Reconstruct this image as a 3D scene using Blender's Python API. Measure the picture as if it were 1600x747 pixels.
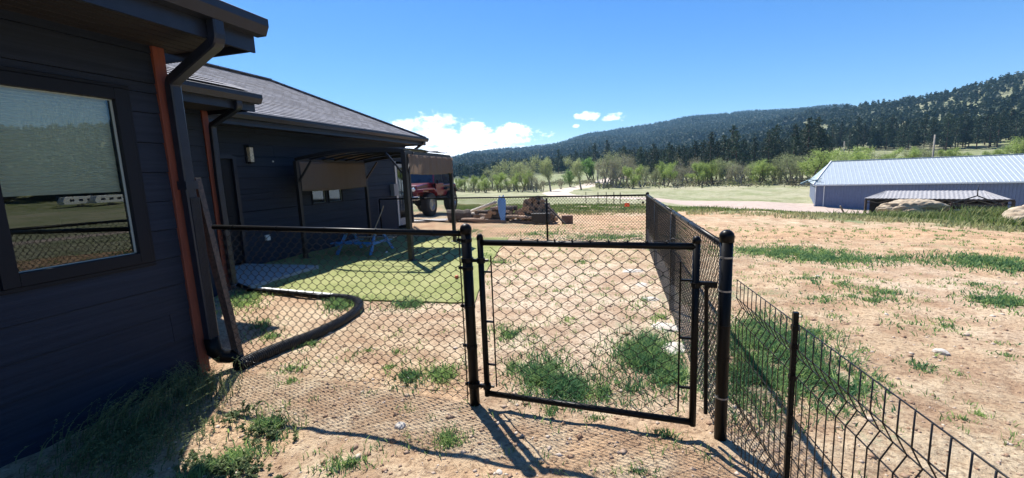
import bpy, math, random
import numpy as np
from mathutils import Vector, Matrix

random.seed(7)
rng = np.random.default_rng(11)
R = math.radians
scene = bpy.context.scene
for o in list(bpy.data.objects):
    bpy.data.objects.remove(o)

# ------------------------------------------------------------------ camera
CAM = np.array([0.0, 0.0, 1.65])
FPX, CX, CY = 690.0, 800.0, 373.5
_p, _r, _w = R(8.45), R(2.2), R(16.0)
AF = np.array([-math.sin(_w) * math.cos(_p), math.cos(_w) * math.cos(_p), -math.sin(_p)])
_R0 = np.array([math.cos(_w), math.sin(_w), 0.0])
_D0 = np.cross(AF, _R0)
AR = _R0 * math.cos(_r) + _D0 * math.sin(_r)
AD = -_R0 * math.sin(_r) + _D0 * math.cos(_r)

cam = bpy.data.cameras.new('camera')
cam_o = bpy.data.objects.new('camera', cam)
scene.collection.objects.link(cam_o)
M = Matrix(((AR[0], -AD[0], -AF[0], 0), (AR[1], -AD[1], -AF[1], 0), (AR[2], -AD[2], -AF[2], 0), (0, 0, 0, 1)))
M.translation = Vector(CAM)
cam_o.matrix_world = M
cam.sensor_width = 36.0
cam.lens = FPX / 1600.0 * 36.0
cam.clip_start = 0.05
cam.clip_end = 8000
scene.camera = cam_o
scene.render.resolution_x, scene.render.resolution_y = 1024, 478

# ------------------------------------------------------------------ light
SUN = Vector((-0.56, 0.64, 0.0)).normalized()
SEL = R(56.5)
sun = bpy.data.lights.new('sun', 'SUN')
sun.energy = 5.0
sun.angle = R(0.53)
sun.color = (1.0, 0.955, 0.88)
sun_o = bpy.data.objects.new('sun', sun)
scene.collection.objects.link(sun_o)
sd = Vector((SUN.x * math.cos(SEL), SUN.y * math.cos(SEL), math.sin(SEL)))
sun_o.rotation_euler = sd.to_track_quat('Z', 'Y').to_euler()
sun_o.location = (-20, 20, 60)

world = bpy.data.worlds.new('World')
scene.world = world
world.use_nodes = True
wn, wl = world.node_tree.nodes, world.node_tree.links
wn.clear()
SKY_STRENGTH = 0.095
out = wn.new('ShaderNodeOutputWorld'); bg = wn.new('ShaderNodeBackground')
sky = wn.new('ShaderNodeTexSky')
sky.sky_type = 'NISHITA'; sky.sun_disc = False
sky.sun_elevation = SEL
sky.sun_rotation = math.atan2(SUN.x, SUN.y)
sky.altitude = 1300; sky.air_density = 1.0; sky.dust_density = 0.35; sky.ozone_density = 3.0
bg.inputs['Strength'].default_value = SKY_STRENGTH
wl.new(bg.outputs[0], out.inputs[0])


def ray(u, v):
    d = AF * FPX + AR * (u - CX) + AD * (v - CY)
    return d / np.linalg.norm(d)


def azel(u, v):
    d = ray(u, v)
    return math.atan2(d[0], d[1]), math.asin(d[2])


def wmath(op, a, b=None, c=None):
    n = wn.new('ShaderNodeMath'); n.operation = op
    for i, x in enumerate((a, b, c)):
        if x is None: continue
        if isinstance(x, (int, float)): n.inputs[i].default_value = x
        else: wl.new(x, n.inputs[i])
    return n.outputs[0]


tc = wn.new('ShaderNodeTexCoord'); sep = wn.new('ShaderNodeSeparateXYZ')
wl.new(tc.outputs['Generated'], sep.inputs[0])
w_az = wmath('ARCTAN2', sep.outputs[0], sep.outputs[1]); w_el = wmath('ARCSINE', sep.outputs[2])
comb = wn.new('ShaderNodeCombineXYZ'); wl.new(w_az, comb.inputs[0]); wl.new(wmath('MULTIPLY', w_el, 1.7), comb.inputs[1])
nz = wn.new('ShaderNodeTexNoise'); nz.inputs['Scale'].default_value = 24; nz.inputs['Detail'].default_value = 9; nz.inputs['Roughness'].default_value = 0.62
wl.new(comb.outputs[0], nz.inputs['Vector'])
nz2 = wn.new('ShaderNodeTexNoise'); nz2.inputs['Scale'].default_value = 9; nz2.inputs['Detail'].default_value = 6
wl.new(comb.outputs[0], nz2.inputs['Vector'])
mask = None
for (u, v, ru, rv) in ((668, 212, 70, 32), (720, 222, 85, 26), (785, 213, 58, 17), (650, 240, 120, 22), (690, 192, 34, 14), (760, 236, 70, 14), (560, 230, 90, 40),
                       (918, 182, 22, 7.5), (958, 183, 21, 7), (900, 197, 7, 3), (845, 232, 50, 6)):
    a0, e0 = azel(u, v)
    wa = abs(azel(u + ru, v)[0] - azel(u - ru, v)[0]) / 2 * 1.15; we = abs(azel(u, v + rv)[1] - azel(u, v - rv)[1]) / 2 * 1.15
    qa = wmath('MULTIPLY', wmath('SUBTRACT', w_az, a0), 1 / wa); qe = wmath('MULTIPLY', wmath('SUBTRACT', w_el, e0), 1 / we)
    b = wmath('SUBTRACT', 1.0, wmath('ADD', wmath('MULTIPLY', qa, qa), wmath('MULTIPLY', qe, qe)))
    mask = b if mask is None else wmath('MAXIMUM', mask, b)
mask = wmath('ADD', wmath('MAXIMUM', mask, -3.0), wmath('MULTIPLY', wmath('SUBTRACT', nz.outputs[0], 0.5), 4.4))
mr = wn.new('ShaderNodeMapRange'); mr.interpolation_type = 'SMOOTHSTEP'
mr.inputs['From Min'].default_value = 0.05; mr.inputs['From Max'].default_value = 0.85
wl.new(mask, mr.inputs['Value'])
ccol = wn.new('ShaderNodeMix'); ccol.data_type = 'RGBA'
ccol.inputs[6].default_value = (8.6, 9.3, 10.6, 1); ccol.inputs[7].default_value = (15.0, 15.2, 15.6, 1)
mr2 = wn.new('ShaderNodeMapRange'); mr2.inputs['From Min'].default_value = 0.38; mr2.inputs['From Max'].default_value = 0.62
wl.new(nz2.outputs[0], mr2.inputs['Value']); wl.new(mr2.outputs[0], ccol.inputs[0])
wmix = wn.new('ShaderNodeMix'); wmix.data_type = 'RGBA'
hs = wn.new('ShaderNodeHueSaturation'); hs.inputs['Saturation'].default_value = 1.34; hs.inputs['Value'].default_value = .92; hs.inputs['Hue'].default_value = .508
wl.new(sky.outputs[0], hs.inputs['Color'])
wl.new(wmath('MULTIPLY', mr.outputs[0], 0.95), wmix.inputs[0]); wl.new(hs.outputs[0], wmix.inputs[6]); wl.new(ccol.outputs[2], wmix.inputs[7])
wl.new(wmix.outputs[2], bg.inputs['Color'])

scene.view_settings.view_transform = 'Standard'
scene.view_settings.look = 'None'
scene.view_settings.exposure = 0.98
scene.view_settings.gamma = 1.0
scene.view_settings.use_curve_mapping = False
try:
    scene.cycles.transparent_max_bounces = 24
    scene.cycles.max_bounces = 6
    scene.cycles.volume_bounces = 0
except Exception:
    pass


# ------------------------------------------------------------------ noise and terrain
def _hash(ix, iy, s):
    h = (ix.astype(np.int64) * 374761393 + iy.astype(np.int64) * 668265263 + s * 1442695041) & 0x7fffffff
    h = ((h ^ (h >> 13)) * 1274126177) & 0x7fffffff
    return ((h ^ (h >> 16)) & 0xffff) / 65535.0


def vnoise(x, y, s=0):
    x = np.asarray(x, float); y = np.asarray(y, float)
    ix = np.floor(x); iy = np.floor(y); fx = x - ix; fy = y - iy
    fx = fx * fx * (3 - 2 * fx); fy = fy * fy * (3 - 2 * fy)
    a = _hash(ix, iy, s); b = _hash(ix + 1, iy, s); c = _hash(ix, iy + 1, s); d = _hash(ix + 1, iy + 1, s)
    return (a * (1 - fx) + b * fx) * (1 - fy) + (c * (1 - fx) + d * fx) * fy


def fbm(x, y, o=4, s=0):
    t = 0; a = .5; n = 0
    for i in range(o):
        t = t + a * vnoise(x * 2 ** i, y * 2 ** i, s + i); n += a; a *= .5
    return t / n


def zc(u, prof):      # a column of the land: distance and height
    az = math.degrees(math.atan2(ray(u, 270)[0], ray(u, 270)[1]))
    outp = []
    for r, v in prof:
        d = ray(u, v); outp.append((r, 1.65 + r * d[2] / math.hypot(d[0], d[1])))
    return az, outp


RS = np.array([0.5, 12, 16, 22, 30, 42, 56, 66, 80, 100, 130, 165, 210, 280, 400, 550, 750, 1000, 1400, 1900, 2500, 3600])
cols = []
def col(az, pts):
    r = np.array([p[0] for p in pts]); z = np.array([p[1] for p in pts])
    cols.append((az, np.interp(np.log(RS), np.log(r), z)))
def colu(u, prof):
    az, p = zc(u, prof)
    n = -0.2 if u < 1100 else -0.25
    col(az, [(0.5, -.02), (12, n)] + p)
flat = [(0.5, 0), (12, -.1), (60, -.6), (130, -2), (600, 0), (1500, 40), (3600, 60)]
col(-180, flat); col(-120, flat); col(-70, [(0.5, 0), (12, -.1), (60, -1), (200, -2), (600, 20), (1500, 120), (1900, 130), (3600, 60)])
colu(560, [(22, 341), (30, 330), (60, 316), (100, 307), (140, 300), (280, 285), (550, 272), (1000, 262), (1400, 255), (1900, 250), (3600, 262)])
colu(700, [(16, 352), (22, 338), (30, 327), (60, 312), (100, 303), (140, 297), (280, 284), (550, 272), (1000, 262), (1400, 256), (1900, 252), (2500, 257), (3600, 262)])
colu(745, [(16, 352), (22, 338), (30, 327), (60, 312), (100, 302), (140, 296), (280, 284), (550, 270), (1000, 255), (1400, 247), (1900, 241), (2500, 250), (3600, 262)])
colu(800, [(16, 352), (22, 338), (30, 326), (60, 311), (100, 300), (140, 294), (280, 281), (550, 264), (1000, 251), (1400, 243), (1900, 237), (2500, 243), (3600, 258)])
colu(860, [(16, 352), (22, 338), (30, 327), (60, 311), (100, 299), (140, 291), (210, 281), (280, 275), (400, 268), (750, 255), (1000, 246), (1400, 237), (1900, 230), (2500, 237), (3600, 250)])
colu(930, [(16, 352), (22, 338), (30, 327), (45, 317), (60, 309), (100, 298), (130, 292), (165, 284), (210, 274), (280, 265), (400, 260), (750, 245), (1000, 235), (1400, 222), (1900, 212), (2500, 220), (3600, 250)])
colu(1000, [(16, 352), (22, 337), (30, 326), (60, 310), (80, 303), (100, 297), (130, 288), (165, 284), (210, 280), (280, 270), (400, 260), (750, 243), (1000, 232), (1400, 215), (1900, 202), (2500, 210), (3600, 240)])
colu(1090, [(16, 350), (22, 331), (30, 326), (56, 322), (66, 316), (80, 308), (100, 297), (130, 286), (165, 284), (210, 280), (280, 268), (400, 252), (750, 230), (1000, 215), (1400, 197), (1900, 186), (2500, 200), (3600, 240)])
colu(1180, [(16, 352), (22, 330), (26, 326), (56, 328), (66, 318), (80, 309), (100, 296), (130, 284), (165, 282), (210, 276), (280, 260), (400, 242), (750, 215), (1000, 203), (1400, 187), (1900, 178), (2500, 190), (3600, 240)])
colu(1273, [(16, 355), (22, 336), (26, 330), (56, 335), (66, 330), (80, 311), (100, 297), (130, 283), (165, 270), (210, 255), (280, 242), (400, 228), (750, 195), (1000, 187), (1400, 180), (1900, 175), (2500, 190), (3600, 230)])
colu(1360, [(16, 360), (22, 343), (27, 337), (56, 340), (66, 335), (80, 318), (100, 300), (130, 278), (165, 262), (210, 248), (280, 236), (400, 215), (550, 197), (750, 178), (1000, 182), (1400, 178), (1900, 174), (2500, 190), (3600, 225)])
colu(1450, [(16, 362), (22, 347), (27, 341), (56, 345), (66, 340), (80, 325), (100, 300), (130, 272), (165, 258), (210, 247), (280, 236), (400, 208), (550, 182), (750, 164), (1000, 180), (3600, 225)])
colu(1600, [(16, 372), (22, 358), (28, 349), (56, 352), (66, 350), (80, 340), (100, 305), (130, 268), (165, 254), (210, 243), (280, 232), (400, 195), (550, 155), (750, 127), (1000, 150), (3600, 220)])
for az, k in ((45, .112), (62, .084), (85, .10), (115, .10)):
    col(az, [(0.5, -.03), (12, -.3), (22, -1.3), (56, -5), (100, -5.5), (165, -3), (280, 8), (400, 400 * k * .55), (550, 550 * k * .85), (750, 750 * k), (1000, 900 * k), (3600, 120)])
col(150, flat); col(180, flat)
AZS = np.array([c[0] for c in cols]); ZT = np.array([c[1] for c in cols]); LR = np.log(RS)


def gz(x, y):
    x = np.asarray(x, float); y = np.asarray(y, float)
    r = np.maximum(np.hypot(x, y), .5); az = np.degrees(np.arctan2(x, y))
    lr = np.log(r)
    i = np.clip(np.searchsorted(AZS, az) - 1, 0, len(AZS) - 2); j = np.clip(np.searchsorted(LR, lr) - 1, 0, len(LR) - 2)
    a = (az - AZS[i]) / (AZS[i + 1] - AZS[i]); a = a * a * (3 - 2 * a) * .5 + a * .5
    b = np.clip((lr - LR[j]) / (LR[j + 1] - LR[j]), 0, 1)
    z = (ZT[i, j] * (1 - a) + ZT[i + 1, j] * a) * (1 - b) + (ZT[i, j + 1] * (1 - a) + ZT[i + 1, j + 1] * a) * b
    near = -0.019 * np.clip(y - 1.5, -3, 40) - 0.012 * np.clip(x, 0, 30)
    t = np.clip((r - 10) / 6, 0, 1); t = t * t * (3 - 2 * t)
    z = near * (1 - t) + z * t
    t2 = np.clip((r - 3) / 30, 0, 1)
    hillr = np.clip((r - 250) / 500, 0, 1)
    z = z + (fbm(x * 1.3, y * 1.3, 4, 3) - .5) * (.06 + .1 * t2) + (fbm(x * 7, y * 7, 3, 13) - .5) * .030 * np.clip((9 - r) / 5, 0, 1) + hillr * (fbm(x / 160, y / 160, 4, 9) - .5) * 26 * np.clip(r / 1200, .3, 1)
    return z


def gzf(x, y): return float(gz(x, y))


_ts = np.concatenate([np.linspace(1.2, 30, 1200), np.geomspace(30, 3400, 2500)])
def at(u, v):        # the point of the land seen in that direction
    d = ray(u, v); P = CAM[None] + d[None] * _ts[:, None]
    h = P[:, 2] - gz(P[:, 0], P[:, 1]); k = np.argmax(h < 0)
    if h[k] >= 0: k = len(_ts) - 1
    return P[k, 0], P[k, 1], gzf(P[k, 0], P[k, 1])


def pdir(u, dist):   # a place on the land in the compass direction of u, at dist
    a = math.atan2(ray(u, 270)[0], ray(u, 270)[1])
    x, y = dist * math.sin(a), dist * math.cos(a)
    return x, y, gzf(x, y)


# ------------------------------------------------------------------ materials
MATS = {}
def mat(name, color=(.5, .5, .5), rough=.6, metal=0, spec=.5, noise=0, nscale=20, bump=0, bscale=60, color2=None, coat=0, stretch=None, obj_random=0):
    if name in MATS: return MATS[name]
    m = bpy.data.materials.new(name); m.use_nodes = True; MATS[name] = m
    nt = m.node_tree; n, l = nt.nodes, nt.links
    b = n['Principled BSDF']
    b.inputs['Base Color'].default_value = (*color, 1); b.inputs['Roughness'].default_value = rough
    b.inputs['Metallic'].default_value = metal; b.inputs['Specular IOR Level'].default_value = spec
    b.inputs['Coat Weight'].default_value = coat
    t = n.new('ShaderNodeTexCoord'); mp = n.new('ShaderNodeMapping')
    if stretch: mp.inputs['Scale'].default_value = stretch
    l.new(t.outputs['Object'], mp.inputs['Vector'])
    last = None
    if noise or color2:
        c2 = color2 or tuple(min(1, c * (1 + noise)) for c in color)
        c1 = color if color2 else tuple(c * (1 - noise) for c in color)
        tx = n.new('ShaderNodeTexNoise'); tx.inputs['Scale'].default_value = nscale; tx.inputs['Detail'].default_value = 6; tx.inputs['Roughness'].default_value = .65
        l.new(mp.outputs[0], tx.inputs['Vector'])
        cr = n.new('ShaderNodeValToRGB'); cr.color_ramp.elements[0].position = .35; cr.color_ramp.elements[1].position = .65
        cr.color_ramp.elements[0].color = (*c1, 1); cr.color_ramp.elements[1].color = (*c2, 1)
        l.new(tx.outputs[0], cr.inputs[0]); last = cr.outputs[0]
    if obj_random:
        oi = n.new('ShaderNodeObjectInfo'); h = n.new('ShaderNodeHueSaturation')
        if last: l.new(last, h.inputs['Color'])
        else: h.inputs['Color'].default_value = (*color, 1)
        mr_ = n.new('ShaderNodeMapRange'); mr_.inputs['To Min'].default_value = 1 - obj_random; mr_.inputs['To Max'].default_value = 1 + obj_random
        l.new(oi.outputs['Random'], mr_.inputs['Value']); l.new(mr_.outputs[0], h.inputs['Value']); last = h.outputs[0]
    if last: l.new(last, b.inputs['Base Color'])
    if bump:
        t2 = n.new('ShaderNodeTexNoise'); t2.inputs['Scale'].default_value = bscale; t2.inputs['Detail'].default_value = 5
        l.new(mp.outputs[0], t2.inputs['Vector'])
        bp = n.new('ShaderNodeBump'); bp.inputs['Strength'].default_value = bump; bp.inputs['Distance'].default_value = .01
        l.new(t2.outputs[0], bp.inputs['Height']); l.new(bp.outputs[0], b.inputs['Normal'])
    return m


def leafmat(name, c1, c2, trans=.25, attr=True, objr=.0):
    m = bpy.data.materials.new(name); m.use_nodes = True; MATS[name] = m
    nt = m.node_tree; n, l = nt.nodes, nt.links
    b = n['Principled BSDF']; b.inputs['Roughness'].default_value = .65; b.inputs['Specular IOR Level'].default_value = .25
    mx = n.new('ShaderNodeMix'); mx.data_type = 'RGBA'; mx.inputs[6].default_value = (*c1, 1); mx.inputs[7].default_value = (*c2, 1)
    if attr:
        a = n.new('ShaderNodeAttribute'); a.attribute_name = 'tint'; l.new(a.outputs['Fac'], mx.inputs[0])
    col_o = mx.outputs[2]
    if objr:
        oi = n.new('ShaderNodeObjectInfo'); h = n.new('ShaderNodeHueSaturation'); l.new(col_o, h.inputs['Color'])
        mr_ = n.new('ShaderNodeMapRange'); mr_.inputs['To Min'].default_value = 1 - objr; mr_.inputs['To Max'].default_value = 1 + objr
        l.new(oi.outputs['Random'], mr_.inputs['Value']); l.new(mr_.outputs[0], h.inputs['Value']); col_o = h.outputs[0]
    l.new(col_o, b.inputs['Base Color'])
    tr = n.new('ShaderNodeBsdfTranslucent'); l.new(col_o, tr.inputs['Color'])
    ms = n.new('ShaderNodeMixShader'); ms.inputs[0].default_value = trans
    l.new(b.outputs[0], ms.inputs[1]); l.new(tr.outputs[0], ms.inputs[2]); l.new(ms.outputs[0], n['Material Output'].inputs[0])
    return m


siding = mat('dark_siding', (.010, .016, .031), .62, spec=.25, color2=(.019, .028, .050), nscale=7, bump=.35, bscale=40, stretch=(1, .12, 5))
siding_end = mat('dark_siding_end', (.010, .016, .031), .62, spec=.25, color2=(.019, .028, .050), nscale=7, bump=.35, bscale=40, stretch=(.12, 1, 5))
wframe = mat('window_frame_black', (.008, .010, .016), .5, spec=.2)
dark = mat('gutter_dark_metal', (.018, .023, .038), .36, metal=.1, spec=.4, noise=.15, nscale=8)
soffitm = mat('soffit_dark', (.020, .019, .023), .6, noise=.2, nscale=12, stretch=(1, 8, 1))
cedar = mat('raw_cedar_trim', (.22, .058, .034), .7, color2=(.16, .045, .03), nscale=9, stretch=(4, 4, .4), bump=.3)
black = mat('black_vinyl', (.006, .006, .006), .36, spec=.13)
wire = mat('black_wire', (.009, .009, .010), .33, spec=.4)
gazebo_m = mat('gazebo_steel', (.016, .015, .016), .5)
fabric = mat('tan_shade_cloth', (.17, .115, .08), .9, noise=.1, nscale=60, bump=.2, bscale=120)
whitem = mat('white_plastic', (.72, .72, .70), .5, noise=.05, nscale=10)
concrete = mat('concrete', (.36, .35, .34), .85, noise=.12, nscale=14, bump=.3)
bluem = mat('blue_paint', (.035, .20, .45), .5, noise=.15, nscale=10)
tanwood = mat('weathered_plank', (.42, .31, .21), .8, noise=.25, nscale=12, stretch=(1, 6, 6), bump=.3)
rubber = mat('corrugated_black_plastic', (.022, .022, .022), .35, spec=.5, noise=.2, nscale=30)
bark = mat('bark', (.10, .075, .055), .95, noise=.35, nscale=30, bump=.6, obj_random=.25)
palebark = mat('pale_bark', (.26, .23, .20), .95, noise=.3, nscale=9, bump=.3, obj_random=.2)
pinebark = mat('pine_bark', (.12, .065, .045), .95, noise=.3, nscale=6)
cutwood = mat('cut_wood_end', (.42, .27, .16), .85, noise=.2, nscale=30, obj_random=.3)
greybark = mat('grey_log_bark', (.085, .068, .056), .95, noise=.35, nscale=25, bump=.6, obj_random=.45)
rockm = mat('cream_rock', (.50, .42, .31), .9, color2=(.24, .17, .11), nscale=1.6, bump=1.0, bscale=3, stretch=(1, 1, 4))
palerock = mat('pale_rock', (.58, .54, .48), .9, color2=(.38, .33, .28), nscale=9, bump=.6, bscale=25)
rusty = mat('speckled_rusty_steel', (.035, .032, .034), .5, metal=.3, color2=(.12, .085, .07), nscale=38, bump=.3)


# ------------------------------------------------------------------ mesh builder
class MB:
    def __init__(s): s.v = []; s.f = []; s.mi = []; s.cur = 0
    def _add(s, vs, fs):
        b = len(s.v); s.v.extend([tuple(map(float, p)) for p in vs]); s.f.extend([tuple(b + i for i in f) for f in fs]); s.mi.extend([s.cur] * len(fs)); return s
    def box(s, c, d, rz=0, rx=0, ry=0):
        m = Matrix.Rotation(rz, 3, 'Z') @ Matrix.Rotation(ry, 3, 'Y') @ Matrix.Rotation(rx, 3, 'X')
        vs = [Vector(c) + m @ Vector((sx * d[0] / 2, sy * d[1] / 2, sz * d[2] / 2)) for sx in (-1, 1) for sy in (-1, 1) for sz in (-1, 1)]
        return s._add(vs, [(0, 1, 3, 2), (4, 6, 7, 5), (0, 4, 5, 1), (2, 3, 7, 6), (0, 2, 6, 4), (1, 5, 7, 3)])
    def bb(s, x0, x1, y0, y1, z0, z1): return s.box(((x0 + x1) / 2, (y0 + y1) / 2, (z0 + z1) / 2), (abs(x1 - x0), abs(y1 - y0), abs(z1 - z0)))
    def quad(s, a, b, c, d): return s._add([a, b, c, d], [(0, 1, 2, 3)])
    def bar(s, a, b, w, h, up=(0, 0, 1)):
        a = Vector(a); b = Vector(b); d = (b - a).normalized(); u = Vector(up)
        if abs(d.dot(u)) > .95: u = Vector((1, 0, 0))
        r = d.cross(u).normalized(); u = r.cross(d)
        vs = [p + r * sx * w / 2 + u * sz * h / 2 for p in (a, b) for sx in (-1, 1) for sz in (-1, 1)]
        return s._add(vs, [(0, 1, 3, 2), (4, 6, 7, 5), (0, 4, 5, 1), (2, 3, 7, 6), (0, 2, 6, 4), (1, 5, 7, 3)])
    def tube(s, pts, r, n=8, caps=True, sx=1):
        pts = [Vector(p) for p in pts]; N = len(pts); rs = r if isinstance(r, (list, tuple)) else [r] * N
        vs = []; prev = None
        for i, p in enumerate(pts):
            d = (pts[min(i + 1, N - 1)] - pts[max(i - 1, 0)])
            d = d.normalized() if d.length > 1e-9 else Vector((0, 0, 1))
            if prev is None:
                u = Vector((0, 0, 1)) if abs(d.z) < .9 else Vector((1, 0, 0))
                u = (u - d * u.dot(d)).normalized()
            else:
                u = prev - d * prev.dot(d); u = u.normalized() if u.length > 1e-6 else d.orthogonal().normalized()
            prev = u; w = d.cross(u)
            for k in range(n):
                a = 2 * math.pi * k / n
                vs.append(p + u * math.cos(a) * rs[i] + w * math.sin(a) * rs[i] * sx)
        fs = [(i * n + k, i * n + (k + 1) % n, (i + 1) * n + (k + 1) % n, (i + 1) * n + k) for i in range(N - 1) for k in range(n)]
        if caps: fs += [tuple(range(n - 1, -1, -1)), tuple((N - 1) * n + k for k in range(n))]
        return s._add(vs, fs)
    def lathe(s, c, prof, n=20, axis=(0, 0, 1)):
        ax = Vector(axis).normalized(); u = ax.orthogonal().normalized(); w = ax.cross(u); c = Vector(c)
        vs = [c + ax * h + (u * math.cos(2 * math.pi * k / n) + w * math.sin(2 * math.pi * k / n)) * r for r, h in prof for k in range(n)]
        fs = [(i * n + k, i * n + (k + 1) % n, (i + 1) * n + (k + 1) % n, (i + 1) * n + k) for i in range(len(prof) - 1) for k in range(n)]
        fs += [tuple(range(n - 1, -1, -1)), tuple((len(prof) - 1) * n + k for k in range(n))]
        return s._add(vs, fs)
    def prism(s, poly, axis, a, b):   # poly in the two other axes, extruded along axis a..b
        def mk(p, t):
            return {'x': (t, p[0], p[1]), 'y': (p[0], t, p[1]), 'z': (p[0], p[1], t)}[axis]
        n = len(poly); vs = [mk(p, a) for p in poly] + [mk(p, b) for p in poly]
        return s._add(vs, [(i, (i + 1) % n, n + (i + 1) % n, n + i) for i in range(n)] + [tuple(range(n - 1, -1, -1)), tuple(range(n, 2 * n))])
    def build(s, name, m, parent=None, smooth=False, bevel=0, loc=None):
        me = bpy.data.meshes.new(name); me.from_pydata(s.v, [], s.f); me.validate()
        for q in (m if isinstance(m, (list, tuple)) else [m]): me.materials.append(q)
        if len(s.mi) == len(me.polygons) and any(s.mi): me.polygons.foreach_set('material_index', s.mi)
        if smooth: me.polygons.foreach_set('use_smooth', [True] * len(me.polygons))
        me.update()
        import bmesh
        bm = bmesh.new(); bm.from_mesh(me); bmesh.ops.recalc_face_normals(bm, faces=bm.faces); bm.to_mesh(me); bm.free()
        o = bpy.data.objects.new(name, me); scene.collection.objects.link(o)
        if parent is not None: o.parent = parent; o.matrix_parent_inverse = Matrix.Translation(-Vector(parent.location)) if not parent.get('local') else Matrix()
        if bevel:
            bv = o.modifiers.new('bevel', 'BEVEL'); bv.width = bevel; bv.segments = 2; bv.limit_method = 'ANGLE'; bv.angle_limit = R(40)
        if loc: o.location = loc
        return o


def tag(o, label=None, cat=None, group=None, kind=None):
    if label: o['label'] = label
    if cat: o['category'] = cat
    if group: o['group'] = group
    if kind: o['kind'] = kind
    return o


def empty(name, loc=(0, 0, 0), rz=0, local=False):
    o = bpy.data.objects.new(name, None); scene.collection.objects.link(o); o.location = loc; o.rotation_euler.z = rz
    o.empty_display_size = .2
    if local: o['local'] = 1
    return o
# 'local' empties: children are modelled in the thing's own space; otherwise in world space


def copy_tree(o, parent=None):
    c = o.copy(); scene.collection.objects.link(c); c.parent = parent
    for ch in [x for x in bpy.data.objects if x.parent == o]: copy_tree(ch, c)
    return c


def np_mesh(name, verts, faces, m, tint=None, smooth=False):
    """verts (N,3), faces (F,k) -> object; tint per vertex"""
    me = bpy.data.meshes.new(name); N = len(verts); F, k = faces.shape
    me.vertices.add(N); me.vertices.foreach_set('co', verts.astype(np.float32).ravel())
    me.loops.add(F * k); me.loops.foreach_set('vertex_index', faces.astype(np.int32).ravel())
    me.polygons.add(F); me.polygons.foreach_set('loop_start', np.arange(0, F * k, k, dtype=np.int32))
    if smooth: me.polygons.foreach_set('use_smooth', np.ones(F, bool))
    me.materials.append(m); me.update(calc_edges=True)
    if tint is not None:
        for nm, arr in (tint.items() if isinstance(tint, dict) else [('tint', tint)]):
            a = me.attributes.new(nm, 'FLOAT', 'POINT'); a.data.foreach_set('value', np.asarray(arr, np.float32))
    o = bpy.data.objects.new(name, me); scene.collection.objects.link(o)
    return o


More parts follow.
